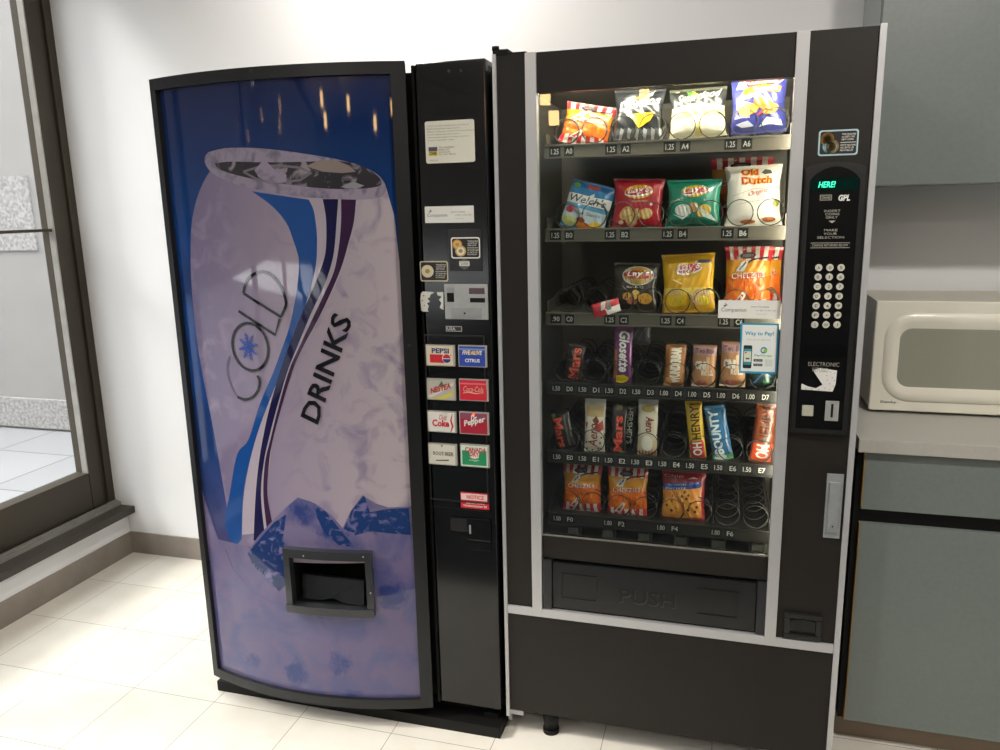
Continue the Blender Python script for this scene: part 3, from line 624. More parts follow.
bm = bmesh.new(); c_ = at(470, 527, y=PY-.006); box(bm, c_.x-.002, c_.x+.003, PY-.008, PY-.006, c_.z-.02, c_.z+.006); link('return_hinge', bm, M_steel, cup)
for px, py in ((449, 71), (461, 70.5)):
    bm = bmesh.new(); cyl(bm, at(px, py, y=PY), (0, -1, 0), .004, .002, 12); link('screw', bm, M_blackp, cp)
# ------------------------------------------------------------------ snack vending machine
sv = thing('snack_vending_machine', 'black glass-fronted vending machine with silver trim holding bagged snacks and chocolate bars', 'vending machine', (.43, .37, 0))
H = 1.882
SB = .003
bm = bmesh.new()
box(bm, .002, .868, .62, .74, .08, H-.006)                                # back
box(bm, .002, .03, .03, .62, .08, H-.006); box(bm, .735, .868, .03, .62, .08, H-.006)   # left wall, coin side
box(bm, .03, .735, .03, .62, H-.05, H-.006); box(bm, .03, .735, .03, .62, .08, .40)
link('cabinet', bm, M_black, sv)
bm = bmesh.new()
box(bm, .0305, .7345, .60, .615, .41, H-.055); box(bm, .0305, .04, .10, .60, .41, H-.055); box(bm, .724, .7345, .10, .60, .41, H-.055)
box(bm, .0305, .7345, .10, .60, H-.065, H-.055); box(bm, .04, .724, .10, .60, .56, .565)
link('liner', bm, M_int, sv)
# door skin
bm = bmesh.new()
box(bm, 0, .073, 0, .03, .40, H, bev=.001)                                   # left stile
box(bm, .101, .693, 0, .03, 1.788, H, bev=.001)                              # header
box(bm, .721, .861, 0, .03, .40, H, bev=.001)                                # right control column
box(bm, .101, .693, .004, .03, .565, .628, bev=.001)                           # rail under the glass
link('door', bm, M_black, sv)
bm = bmesh.new(); box(bm, 0, .861, 0, .03, .075, .387, bev=.002)
link('lower_panel', bm, M_black, sv)
TR = [(-.010, 0, .055, H+.002), (.073, .101, .40, H), (.693, .721, .40, H), (.861, .875, .06, H+.003)]
for i, (a, b_, c, d) in enumerate(TR):
    bm = bmesh.new(); box(bm, a, b_, -.006, .02 if i in (1, 2) else .04, c, d, bev=.0015); link('silver_trim', bm, M_silver, sv)
bm = bmesh.new(); box(bm, 0, .861, -.005, .01, .387, .412, bev=.0015); link('silver_trim', bm, M_silver, sv)
bm = bmesh.new(); box(bm, -.009, .03, -.002, .05, H-.002, H+.013, bev=.002); cyl(bm, (-.003, .005, H+.012), (0, 0, 1), .009, .009, 14)
box(bm, .03, .075, 0, .03, H, H+.004); link('top_hinge', bm, M_blackm, sv)
bm = bmesh.new(); cyl(bm, (-.002, .01, .035), (0, 0, 1), .006, .03, 12); box(bm, -.008, .04, .0, .03, .060, .074, bev=.001); link('bottom_hinge', bm, M_steel, sv)
for x, y in ((.115, .034), (.76, .034), (.115, .68), (.76, .68)):
    bm = bmesh.new(); cyl(bm, (x, y, .012), (0, 0, 1), .02, .07, 18, r2=.026); cyl(bm, (x, y, 0), (0, 0, 1), .024, .013, 18); link('leg', bm, M_blackm, sv)
link('glass', B(.101, .693, .012, .017, .628, 1.788), glass_mat('display_glass', '#f2f6f5', 0, 1.0), sv)
bm = bmesh.new(); box(bm, .101, .693, .008, .011, .628, .632); link('glass_edge', bm, M_alu, sv)
# lamp behind the header
bm = bmesh.new(); cyl(bm, (.06, .055, 1.805), (1, 0, 0), .0125, .65, 16); link('lamp_tube', bm, mat('lamp_tube_glow', '#fff3dc', .5, emit=42), sv)
bm = bmesh.new(); cyl(bm, (.710, .045, .66), (0, 0, 1), .0075, 1.1, 14); link('side_lamp_tube', bm, mat('side_lamp_glow', '#fff3dc', .5, emit=30), sv)
# delivery flap
bm = bmesh.new(); x0, z1 = .131, .556; x1, z0 = .668, .418
box(bm, x0, x1, .002, .014, z0, z1, bev=.003)
fl = link('delivery_flap', bm, mat('flap_plastic', '#17181a', .28, noise=.15, nscale=40), sv)
for a, b_ in ((.155, .255), (.52, .625)):
    bm = bmesh.new(); ringbox(bm, a, b_, .45, .525, .0025, -.0005, .0022); link('flap_recess', bm, mat('flap_plastic', ), fl)
def fS(u, v, h): return Vector((.315+.15*u, .002-.0015-h, .458+.042*v))
a = Art(fS); K2 = mat('raised_letter_black', '#08090a', .3)
V, Fs = text_mesh('PUSH', .03); a.lay([(x+.01, y-.05) for x, y in V], Fs, mat('letter_edge', '#3c3e40', .3), h=-.0003); a.lay([(x, y+.02) for x, y in V], Fs, K2, h=.0003)
a.done('push_lettering', fl)
for a0, a1 in ((.104, .129), (.670, .692)):
    bm = bmesh.new(); box(bm, a0, a1, -.004, .03, .414, .562, bev=.003); link('flap_bracket', bm, mat('bracket_dark', '#26272a', .35), sv)
bm = bmesh.new(); box(bm, .10, .694, .02, .03, .41, .57); link('chute_back', bm, M_blackm, sv)

# shelves
ZS = dict(A=1.669, B=1.457, C=1.236, D=1.044, E=.848, F=.665)
XC = [.155+.0724*k for k in range(8)]
LY = .085
SINGLE = 'DE'
M_lbl = mat('label_black', '#161514', .4); M_lt = mat('label_white', '#c9c6bc', .5)
PRICE = {'A': '1.25', 'B': '1.25', 'C': '1.25', 'D': '1.50', 'E': '1.50', 'F': '1.00'}
def coil(k, z, parent, y1=.50, seed=0):
    bm = bmesh.new(); r = .0315; cz = z+r+.003; pts = []; n = 22
    for i in range(n+1): pts.append((XC[k]+r*math.sin(2*PI*i/n), .094+.001*i/n, cz-r*math.cos(2*PI*i/n)))
    pitch = .06; turns = int((y1-.095)/pitch)
    for i in range(1, turns*n+1): pts.append((XC[k]+r*math.sin(2*PI*i/n), .095+pitch*i/n, cz-r*math.cos(2*PI*i/n)))
    tube(bm, pts, .0013, 5); return link('coil', bm, M_wire, parent)
for row, z in ZS.items():
    bm = bmesh.new()
    box(bm, .1, .7, LY+.004, .58, z-.006, z-.002)                           # tray
    box(bm, .099, .6985, LY, LY+.004, z-.030, z, bev=.001)                    # front strip
    box(bm, .099, .6985, LY-.003, LY+.006, z-.002, z+.002, bev=.0008)
    box(bm, .099, .6985, LY-.003, LY, z-.032, z-.029)
    for s in (.1, .6965): box(bm, s, s+.002, LY+.02, .58, z-.006, z+.03)
    step = 1 if row in SINGLE else 2
    for k in range(step, 8, step):
        xm = (XC[k-1]+XC[k])/2; box(bm, xm-.0008, xm+.0008, LY+.03, .57, z-.002, z+.022)
    sh = link('shelf', bm, M_tray if row in 'ABC' else M_tray2, sv)
    for k in range(0, 8, step):
        for nm, txt, cx, w in (('price_label', PRICE[row] if not (row == 'D' and k > 3) else '1.00', XC[k]-.028, .030), ('selection_label', row+str(k), XC[k]+.009, .025)):
            if row == 'C' and k == 0 and nm == 'price_label': txt = '.90'
            def S(u, v, h, cx=cx, w=w): return Vector((cx-w/2+w*u, LY-.0006-h, z-.0275+.0245*v))
            a = Art(S); a.poly(rect(0, 0, 1, 1), M_lbl, h=0); a.text(txt, .16, .22, .84, .78, M_lt, bold=.015, h=.0003); a.done(nm, sh)
    for k in range(8): coil(k, z, sh)
# vend motors and clutter under the bottom shelf
for k in range(6):
    bm = bmesh.new(); box(bm, .15+.1*k, .19+.1*k, .12, .16, .58, .632, bev=.003); box(bm, .155+.1*k, .185+.1*k, .10, .12, .60, .62, bev=.002); link('tray_latch', bm, mat('latch_grey', '#6a6a60', .35), sv)

# stickers on the glass
GY = .012
def fpay(a):
    a.poly(rrect(0, 0, 1, 1, .03), ink('#1f93b8')); a.poly(rect(.05, .04, .96, .965), ink('#e3e8e4'), h=.0002)
    a.text('Way to Pay!', .12, .74, .88, .84, ink('#2a8fae'), bold=.02, h=.0004); a.text('use your phone', .18, .655, .8, .695, ink('#a9aeac'), h=.0004)
    a.poly(rrect(.1, .1, .33, .56, .03), ink('#20282c'), h=.0004); a.poly(rect(.12, .17, .31, .49), ink('#d5dcc8'), h=.0006); a.poly(rect(.12, .17, .31, .23), ink('#2a8f98'), h=.0008); a.poly(rect(.12, .44, .31, .49), ink('#3aa0b0'), h=.0008)
    a.poly(rect(.14, .4, .19, .43), ink('#c05a38'), h=.0008); a.poly(rect(.17, .28, .27, .31), ink('#44504a'), h=.0008)
    a.stroke(ell(.64, .47, .075, .05, 20), .03, ink('#2b87b0'), closed=True, h=.0006); a.poly(ell(.68, .465, .05, .035, 14), ink('#8fc23a'), h=.0008)
    a.text('Pay', .4, .335, .55, .385, ink('#2b87b0'), bold=.02, h=.0004); a.text('Range', .56, .335, .86, .385, ink('#9cc24a'), bold=.02, h=.0004)
    a.poly(rrect(.38, .24, .62, .29, .01), ink('#3b3b3b'), h=.0004); a.poly(rrect(.38, .15, .62, .20, .01), ink('#3b3b3b'), h=.0004)
    a.text('App Store', .41, .252, .6, .28, ink('#d0d0d0'), h=.0006); a.text('Google play', .41, .162, .6, .19, ink('#d0d0d0'), h=.0006)
    a.poly(rect(.68, .15, .88, .29), ink('#d3d8d4'), h=.0004)
sticker([(739.5, 322.5), (779, 324), (776.5, 373.5), (740, 373.5)], GY, sv, fpay, label='blue-edged pay by phone sticker')
sticker([(718.5, 300), (780, 300.5), (780, 319.5), (718, 317.5)], GY, sv, fcomp, label='white company sticker on the glass')

# ---- control column
y_ = 0.0
def fc2(a): fco(a, True, '#a8c4c8', '#141416'); coin(a, .22, .66, .16, 1.4, '#c0a070', '#c9b48c'); coin(a, .31, .36, .2, 1.3, '#7fa6b0', '#9fc0c8')
sticker([(819, 129.5), (859, 129.8), (857.5, 155.5), (817.8, 155.5)], 0, sv, fc2, label='silver-edged coin notice')
# keypad housing, rounded at the top
def zx(px, py): p = at(px, py, y=0); return p.x, p.z
hx0, hx1 = .726, .853; hz1 = 1.60; hz0 = .966
def arch(x0, x1, z0, z1, rise, n=12):
    o = [(x0, z0), (x1, z0), (x1, z1-rise)]
    for i in range(1, n): t = i/n; o.append((x1+(x0-x1)*t, z1-rise+rise*math.sin(PI*t)**.7))
    o.append((x0, z1-rise)); return o
bm = bmesh.new(); prism(bm, [Vector((x, -.014, z)) for x, z in arch(hx0, hx1, hz0, hz1, .012)], (0, .014, 0)); bmesh.ops.recalc_face_normals(bm, faces=bm.faces[:])
bmesh.ops.bevel(bm, geom=[e for e in bm.edges if all(v.co.y < -.013 for v in e.verts)], offset=.003, segments=2, affect='EDGES')
hs = link('control_housing', bm, mat('housing_black', '#1d1d1d', .4), sv)
bm = bmesh.new(); o1 = arch(.737, .842, .98, 1.590, .03); prism(bm, [Vector((x, -.0152, z)) for x, z in o1], (0, .003, 0)); bmesh.ops.recalc_face_normals(bm, faces=bm.faces[:])
face = link('control_face', bm, mat('face_black', '#0d0d0e', .22), hs)
HY = -.0152
bm = bmesh.new(); pbox(bm, [(812, 178), (859, 178), (857.5, 190.5), (811, 190.5)], HY-.001, HY); dsq = link('display', bm, mat('green_display', '#06211d', .1), face)
def fd(a): a.text('HERE!', .15, .25, .52, .75, mat('led_green', '#35d8a8', .4, emit=1.2), bold=.02, shear=.2, h=.0004)
sticker([(812, 178), (859, 178), (857.5, 190.5), (811, 190.5)], HY-.001, dsq, fd, name='display_text')
sticker([(820, 194.7), (832, 194.7), (831.7, 200.5), (819.8, 200.5)], HY, face, lambda a: (a.poly(rect(0, 0, 1, 1), ink('#8d8a7a')), a.poly(rect(.08, .15, .92, .85), ink('#17171a')), a.text('CRANE', .15, .3, .85, .7, ink('#b5b3a4'))), name='maker_plate')
sticker([(838.5, 194.5), (850.5, 194.5), (850, 201), (838, 201)], HY, face, lambda a: a.text('GPL', 0, 0, 1, 1, ink('#d6d6d0'), bold=.05, shear=.15), name='maker_plate')
def fk(a):
    w = ink('#aaa89c')
    T_ = [('INSERT', .30, .70, .93, .985), ('COINS', .33, .68, .855, .91), ('ONLY', .35, .64, .78, .835), ('MAKE', .33, .66, .485, .54), ('YOUR', .32, .65, .40, .455), ('SELECTION', .17, .83, .315, .37)]
    for t, x0, x1, y0, y1 in T_: a.text(t, x0, y0, x1, y1, w, h=.0002)
    a.poly([(.42, .73), (.6, .73), (.51, .675)], w, h=.0002)
    a.stroke(rect(.02, .10, .98, .215), .012, w, closed=True, h=.0002); a.text('CHANGE RETURNED BELOW', .06, .13, .94, .19, w, h=.0002)
sticker([(811.5, 209), (852.5, 209), (850.5, 252), (810, 252)], HY, face, fk, name='instructions')
KK = ['A05', 'B16', 'C27', 'D38', 'E49', 'F*#', 'GHJ']; KY = [66, 101, 137, 173, 209, 244, 280]
for i, (rw, ky) in enumerate(zip(KK, KY)):
    for j, ch in enumerate(rw):
        kx = (145 if j == 0 else 187 if j == 1 else 229) - 15*i/6*(1 if 1 else 0)
        c_ = at(780+kx/3.75, 250+ky/3.75, y=HY); bm = bmesh.new(); cyl(bm, c_, (0, -1, 0), .0082, .003, 20, r2=.0074)
        ky_ = link('key', bm, mat('key_white', '#c9c7b8', .4), face)
        def S(u, v, h, c_=c_): return Vector((c_.x-.004+.008*u, c_.y-.0032-h, c_.z-.0045+.009*v))
        a = Art(S); a.text(ch, *({'1': (.4, .1, .62, .9), '*': (.25, .3, .75, .75), 'J': (.28, .1, .7, .9)}.get(ch, (.14, .1, .86, .9))), ink('#1c1c1c'), bold=.01, h=0); a.done('key_letter', ky_)
bm = bmesh.new(); pbox(bm, [(801, 345), (846.5, 345), (846, 357), (800.5, 357)], HY-.0008, HY); link('bill_window', bm, M_blackg, face)
sticker([(806.5, 362), (841, 362), (840.5, 373.5), (806, 373)], HY, face, lambda a: (a.text('ELECTRONIC', .05, .62, .95, .98, ink('#a5a396')), a.text('REFUND', .18, .1, .65, .48, ink('#8f8d82'))), name='instructions')
def ft2(a):
    a.poly([(.3, .9), (.5, 1), (.98, .92), (.97, .35), (.9, .02), (0, .06), (0, .32), (.2, .2), (.42, .14), (.6, .3), (.5, .5)], ink('#dcdbd6'))
    for x, y in ((.6, .85), (.8, .85), (.92, .8), (.7, .7), (.86, .62), (.93, .5), (.72, .5), (.8, .35), (.9, .25), (.68, .15), (.3, .1), (.5, .08), (.8, .1), (.12, .12)): a.poly(ell(x, y, .014, .02, 6), ink('#3a3a3a'), h=.0003)
sticker([(802, 368), (837.5, 368), (836.5, 392), (801.5, 391)], HY, face, ft2, label='torn white sticker')
bm = bmesh.new(); pbox(bm, [(802.2, 405.5), (813.5, 405.5), (813.3, 416), (802, 416)], HY-.004, HY, bev=.001); link('return_button', bm, mat('button_grey', '#b3b1a2', .4), face)
bm = bmesh.new(); pbox(bm, [(825.5, 401), (839, 401.3), (838.4, 421.3), (824.8, 420.7)], HY-.003, HY, bev=.001); cs = link('coin_plate', bm, mat('coin_plate_grey', ), face)
bm = bmesh.new(); pbox(bm, [(831, 404), (833.4, 404), (833, 417.5), (830.6, 417.5)], HY-.0036, HY-.002); link('coin_slot', bm, M_blackm, cs)
# lock handle
bm = bmesh.new(); x0, x1, z0, z1 = pbox(bm, [(827, 474), (844.3, 474.5), (839.5, 538.5), (823, 538)], -.005, 0, bev=.002)
lh = link('lock_handle', bm, mat('chrome_satin', '#9ea3a4', .35, metal=.25, noise=.1, nscale=60), sv, label='satin metal lock handle')
bm = bmesh.new(); box(bm, x0+.007, x1-.007, -.011, -.005, z0+.018, z1-.02, bev=.002); cyl(bm, ((x0+x1)/2, -.0105, z0+.034), (0, -1, 0), .006, .003, 16); cyl(bm, ((x0+x1)/2, -.0135, z0+.034), (0, -1, 0), .002, .0006, 10, mi=1)
link('turn_grip', bm, [mat('chrome_satin'), M_blackm], lh)
# coin return cup
bm = bmesh.new(); cx0, cx1, cz0, cz1 = .7385, .829, .4165, .488
ringbox(bm, cx0, cx1, cz0, cz1, .014, -.008, .0, bev=.003)
cr = link('coin_return', bm, mat('cup_black', '#1a1b1b', .4), sv)
bm = bmesh.new(); box(bm, cx0+.014, cx1-.014, -.001, .0005, cz0+.014, cz1-.014); o2 = [Vector((cx0+.016+(cx1-cx0-.032)*i/8, -.006, cz1-.016-.004+.004*math.sin(PI*i/8))) for i in range(9)]
prism(bm, [Vector((cx0+.016, -.006, cz0+.026)), Vector((cx1-.016, -.006, cz0+.026))]+o2[::-1], (0, .005, 0)); bmesh.ops.recalc_face_normals(bm, faces=bm.faces[:])
link('return_flap', bm, mat('cup_inner', '#0f1010', .35), cr)
# ------------------------------------------------------------------ snacks
class Bag:
    """pillow pack: two films joined at crimped ends. art coordinates: u -0.5..0.5, v 0..1"""
    def __init__(s, name, label, cat, bbox, base, T=.044, y=.128, lean=.1, roll=0, yaw=0, back=None, crimp=.06, pinch=.10, group=None, seed=0, jag=True, wr=1.0, elbow=0):
        x0, y0, x1, y1 = bbox; P0 = at((x0+x1)/2, y1, y=y); Wd = (at(x1, (y0+y1)/2, y=y)-at(x0, (y0+y1)/2, y=y)).x; Ht = (at((x0+x1)/2, y0, y=y+.02)-at((x0+x1)/2, y1, y=y)).z
        s.W, s.H, s.T = Wd, Ht, T; s.name, s.label, s.cat, s.group = name, label, cat, group
        s.M = Matrix.Translation(P0) @ Matrix.Rotation(yaw, 4, 'Z') @ Matrix.Rotation(roll, 4, 'Y') @ Matrix.Rotation(-lean, 4, 'X')
        s.pinch, s.crimp, s.seed, s.wr, s.elbow = pinch, crimp, seed, wr, elbow; s.base = base; s.loc = P0
        nu = 26 if Wd > .07 else 14; nv = 30 if Ht > .07 else 14
        s.art = Art(s.front, du=1/nu, dv=1/nv, step=.0003, clip=(-.5, 0, .5, 1)); s.nu, s.nv = nu, nv
        s.art.poly(rect(-.5, 0, .5, 1), base)
    def depth(s, u, v):
        c = s.crimp; e = max(0, min(1, (v-c)/(1-2*c))) if c < .5 else v
        prof = (max(0, 4*e*(1-e)))**.45; cr = max(0, 1-(2*abs(u))**2.6)**.62
        w = .10*math.sin(9*u+3*s.seed)*math.cos(7*v+s.seed)+.06*math.sin(23*v+11*u*s.seed+s.seed)+.16*math.sin(26*u+s.seed)*(1-prof)
        return s.T/2*prof*cr*(1+s.wr*w)
    def xs(s, u, v): return u*s.W*(1-s.pinch*math.sin(PI*v)**.8+.012*math.sin(14*v+s.seed)) + s.elbow*math.sin(PI*v)*s.W
    def front(s, u, v, h): return s.M @ Vector((s.xs(u, v), -s.depth(u, v)-h-.0004, v*s.H+.004*abs(u)*(1-v)))
    def backp(s, u, v): return s.M @ Vector((s.xs(u, v), s.depth(u, v)*.9+.0004, v*s.H+.004*abs(u)*(1-v)))
    def finish(s):
        bm = s.art.bm; nu, nv = s.nu, s.nv
        g = [[bm.verts.new(s.backp(-.5+i/nu, j/nv)) for j in range(nv+1)] for i in range(nu+1)]
        for i in range(nu):
            for j in range(nv):
                f_ = bm.faces.new((g[i][j], g[i][j+1], g[i+1][j+1], g[i+1][j])); f_.material_index = 0; f_.smooth = True
        # rim joining front and back films
        per = [(-.5+i/nu, 0, i, 0) for i in range(nu+1)]+[(.5, j/nv, nu, j) for j in range(1, nv+1)]+[(-.5+i/nu, 1, i, nv) for i in range(nu-1, -1, -1)]+[(-.5, j/nv, 0, j) for j in range(nv-1, 0, -1)]
        fv = [bm.verts.new(s.front(a, b_, 0)) for a, b_, _, _ in per]; bv = [g[i][j] for _, _, i, j in per]; n = len(per)
        for k in range(n): bm.faces.new((fv[k], bv[k], bv[(k+1) % n], fv[(k+1) % n])).material_index = 0
        o = link(s.name, bm, s.art.mats); me = o.data; L = s.loc; me.transform(Matrix.Translation(-L)); o.location = L
        tag(o, s.label, s.cat, s.group); return o

WHT = foil('#efece4')
def crimps(a, m, n=1):
    for y in (.015, .035, .955, .975): a.stroke([(-.49, y), (.49, y)], .004, m)
def lays(a, cy=.66, rx=.3, ry=.13, sc=1):
    a.poly(ell(.02, cy, rx, ry, 30, .08), foil('#d9a51e')); a.poly(ell(.02, cy-.02, rx*.97, ry*.55, 24, .12), WHT); a.poly(ell(.02, cy, rx*.93, ry*.5, 24, .12), foil('#c2202b'))
    a.text_aff("Lay's", (-.21, cy-.085), (.46, .05), (0, .17), WHT, bold=.012, shear=.2)
def stripes(a, y0, y1, n=11, off=0, slant=0, m=None):
    m = m or foil('#c62a34'); hh = a.n*a.step; a.n += 1
    for i in range(0, n, 2):
        x0 = -.5+i/n+off; x1 = x0+1/n; a.poly([(x0, y0), (x1, y0), (x1+slant, y1), (x0+slant, y1)], m, h=hh)
def cheezies(a, cut=False):
    a.poly(rect(-.5, 0, .5, .2), foil('#e6dcd0')); a.poly(rect(-.5, .76, .5, 1), foil('#e6dcd0')); stripes(a, .0, .2); stripes(a, .76, 1)
    a.poly(rect(-.5, .2, .5, .55), foil('#dd6a1a')); a.poly([(-.5, .55), (.5, .55), (.5, .78), (-.5, .80)], foil('#cf8a1c'))
    rnd = random.Random(3); hh = a.n*a.step; a.n += 1
    for i in range(16):
        x, y = rnd.uniform(-.42, .42), rnd.uniform(.22, .5); a.poly(ell(x, y, .1, .035, 8, rnd.uniform(0, 3)), foil(rnd.choice(['#e8781c', '#ea8a2a', '#d45c12'])), h=hh+i*.00001)
    a.poly([(-.32, .12), (-.1, .33), (-.02, .30), (-.12, .14)], foil('#e8e0d4')); a.poly([(-.26, .15), (-.12, .28), (-.08, .26), (-.18, .14)], foil('#b8323a'))
    a.poly(ell(-.02, .86, .17, .05, 20, .05), foil('#2a2a30')); a.poly(ell(-.02, .86, .13, .03, 16, .05), foil('#6d6a68')); a.stroke([(-.05, .74), (.1, .8), (.3, .82), (.44, .83)], .03, foil('#2a2a30'))
    a.poly([(-.28, .62), (-.16, .76), (.0, .78), (-.1, .62)], foil('#c9c4bc')); a.stroke([(-.2, .64), (-.06, .76)], .03, foil('#4b4650'))
    a.text_aff('CHEEZIES', (-.36, .5), (.74, .03), (0, .085), foil('#b8202a'), bold=.03); a.text_aff('CHEEZIES', (-.37, .505), (.74, .03), (0, .08), WHT, bold=0)
    crimps(a, foil('#c8bcb0'))

GA = 'bags of snacks on the top shelf'; GB = 'bags of snacks on the second shelf'; GC = 'bags of snacks on the third shelf'; GF = 'bags on the bottom shelf'
# A0
b = Bag('snack_bag', 'red-striped orange cheese snack bag, first on the top shelf', 'snack bag', (557, 103, 608, 146), foil('#e0761a'), T=.034, lean=.25, roll=.2, seed=1, group=GA); cheezies(b.art); b.finish()
# A2 tortilla chips
b = Bag('snack_bag', 'black and silver bag of tortilla chips on the top shelf', 'snack bag', (611, 89, 663, 142), foil('#24262b'), seed=2, lean=.18, roll=.03, group=GA); a = b.art
for i in range(12): x = -.45+.08*i; a.poly([(x, .03), (x+.06, .03), (x+.10, .2), (x+.02, .24)], foil('#a6a8a8' if i % 2 else '#55585c'), h=.0003)
a.poly([(-.4, .6), (-.28, .86), (-.02, .96), (.1, .80), (-.1, .72), (-.3, .56)], foil('#3d3f44')); a.poly([(-.32, .66), (-.25, .82), (-.08, .86), (-.05, .75), (-.2, .66)], foil('#77797d')); a.poly([(-.12, .78), (.08, .86), (.1, .78)], foil('#e09a28'))
a.poly([(.12, .82), (.3, .98), (.26, .84)], foil('#d4d4d0')); a.text_aff('Doritos', (-.4, .54), (.84, .14), (.02, .19), foil('#6a6a6e'), bold=.04); a.text_aff('Doritos', (-.39, .55), (.82, .14), (.02, .18), WHT, bold=0)
a.poly([(-.24, .48), (.36, .52), (.26, .36), (.03, .22), (-.02, .3)], foil('#f0b92c')); a.poly([(.0, .47), (.36, .52), (.22, .34)], foil('#e69a1e')); a.poly([(-.24, .48), (.02, .46), (-.02, .3)], foil('#f4cf4e'))
crimps(a, foil('#5a5c60')); b.finish()
# A4 popcorn
b = Bag('snack_bag', 'cream popcorn bag with black top on the top shelf', 'snack bag', (668, 88, 727, 138), foil('#efe7c0'), seed=3, lean=.15, roll=-.02, group=GA); a = b.art
a.poly(rect(-.5, .6, .5, 1), foil('#2a2e2c')); a.poly([(-.5, .45), (-.3, .62), (0, .66), (.3, .62), (.5, .5), (.5, .4), (-.5, .35)], foil('#e0d68a'))
a.poly([(-.2, .78), (-.1, .95), (.0, .86), (.05, .78)], foil('#c8b82c')); a.poly([(-.15, .8), (-.2, .94), (-.05, .9)], foil('#4f8a3c'))
a.text_aff('Smartfood', (-.38, .67), (.78, .12), (.02, .17), WHT, bold=0, shear=.3)
a.poly([(-.44, .05), (-.4, .34), (0, .4), (.42, .36), (.44, .06)], foil('#f6f2dc')); a.poly([(-.05, .05), (.02, .35), (.1, .04)], foil('#e8d47c')); crimps(a, foil('#8f8a70')); b.finish()
# A6
b = Bag('snack_bag', 'blue chip bag with orange banner, last on the top shelf', 'snack bag', (729, 78, 787, 134), foil('#3a3f8c'), seed=4, lean=.12, roll=-.02, group=GA); a = b.art
a.poly([(-.35, .84), (-.3, 1), (.42, 1), (.38, .86), (0, .83)], foil('#d6342c')); a.poly([(-.42, .8), (-.34, .98), (-.24, .88), (-.2, .8)], WHT); a.text_aff('Ruffles', (-.28, .86), (.62, .02), (0, .11), foil('#f0e0d8'), bold=.04)
a.poly([(-.35, .66), (-.25, .8), (.1, .86), (.42, .8), (.36, .7), (.0, .74), (-.2, .68)], foil('#e58a1e')); a.text_aff('BARBECUE', (-.1, .75), (.45, -.01), (0, .07), foil('#f6efc8'), bold=.02)
a.stroke([(-.4, .58), (-.1, .66), (.3, .84), (.48, .96)], [.02, .04, .03, .01], WHT)
a.poly(ell(-.2, .42, .2, .1, 16, .1), foil('#e6903a')); a.poly(ell(.1, .5, .22, .1, 16, -.4), foil('#d8702c')); a.poly(ell(.22, .4, .16, .09, 14, .3), foil('#ea9c48')); a.stroke([(-.02, .3), (.12, .4), (.26, .36)], .03, foil('#b8402c'))
for p in ([(-.42, .16), (-.2, .22), (-.08, .12), (-.3, .1)], [(.0, .1), (.15, .26), (.4, .2), (.44, .1), (.2, .14)], [(-.45, .26), (-.4, .34), (-.34, .26)]): a.poly(p, foil('#dfe2ee'))
crimps(a, foil('#8086c0')); b.finish()
# B0 fruit snacks
b = Bag('snack_bag', 'small blue fruit snack pouch with white name band on second shelf', 'snack bag', (558, 181, 603, 231), foil('#2d7cae'), T=.028, seed=5, lean=.2, roll=.27, pinch=.03, group=GB); a = b.art
a.poly(rect(-.5, .85, .5, 1), foil('#1f5f94')); a.poly(ell(.02, .9, .16, .05, 16), foil('#b0423c')); a.poly(ell(-.36, .88, .08, .05, 12), foil('#5d9a40'))
a.poly([(-.5, .5), (.5, .52), (.5, .73), (.1, .70), (.08, .78), (-.02, .70), (-.5, .70)], WHT); a.text_aff("Welch's", (-.44, .53), (.84, .01), (0, .16), foil('#1c2540'), bold=.01, shear=.2)
a.poly(rect(-.5, .42, .5, .5), foil('#5aa0c8')); a.poly(rect(-.5, .15, .5, .42), foil('#cfdde0')); a.text_aff('Fruit Snacks', (-.25, .3), (.6, .02), (0, .07), foil('#3a5a7a'), shear=.2)
a.poly(ell(-.36, .36, .1, .07, 14), foil('#c03848')); a.poly(ell(-.3, .13, .18, .1, 16), foil('#d8dc8c')); a.poly(ell(.05, .1, .2, .07, 14), foil('#e8862c')); a.poly(ell(.3, .14, .14, .09, 14), foil('#ecc040')); a.poly(ell(-.05, .2, .1, .05, 12), foil('#a84a28'))
crimps(a, foil('#9cc4dc')); b.finish()
# B2 red chips
def chips(a, cols, seed):
    rnd = random.Random(seed)
    for x, y, r in ((-.22, .3, .15), (.0, .28, .12), (.2, .3, .14), (-.1, .16, .12)):
        a.poly(ell(x, y, r, r*.75, 14, rnd.uniform(0, 3)), foil(cols[0])); a.poly(ell(x+.02, y+.01, r*.65, r*.42, 12, rnd.uniform(0, 3)), foil(cols[1]))
b = Bag('chip_bag', 'red potato chip bag on the second shelf', 'snack bag', (610, 178, 662, 230), foil('#b5202e'), seed=6, lean=.16, roll=.04, group=GB); a = b.art
a.poly(rect(-.5, .9, .5, 1), foil('#8f1c28')); chips(a, ['#dfb06a', '#e9c98c'], 4); a.poly([(-.45, .02), (-.2, .06), (.0, .04), (.2, .1), (.45, .02), (.45, 0), (-.45, 0)], foil('#6e1620')); lays(a, .72, .3, .14)
a.poly(ell(.3, .48, .03, .03, 8), WHT); a.text_aff('Ketchup', (-.1, .49), (.32, .03), (0, .05), foil('#e8c8a0')); a.poly(ell(-.3, .12, .05, .04, 8), foil('#e6c0a8')); a.poly(ell(-.1, .08, .07, .04, 8), foil('#e0a890')); crimps(a, foil('#7a2028')); b.finish()
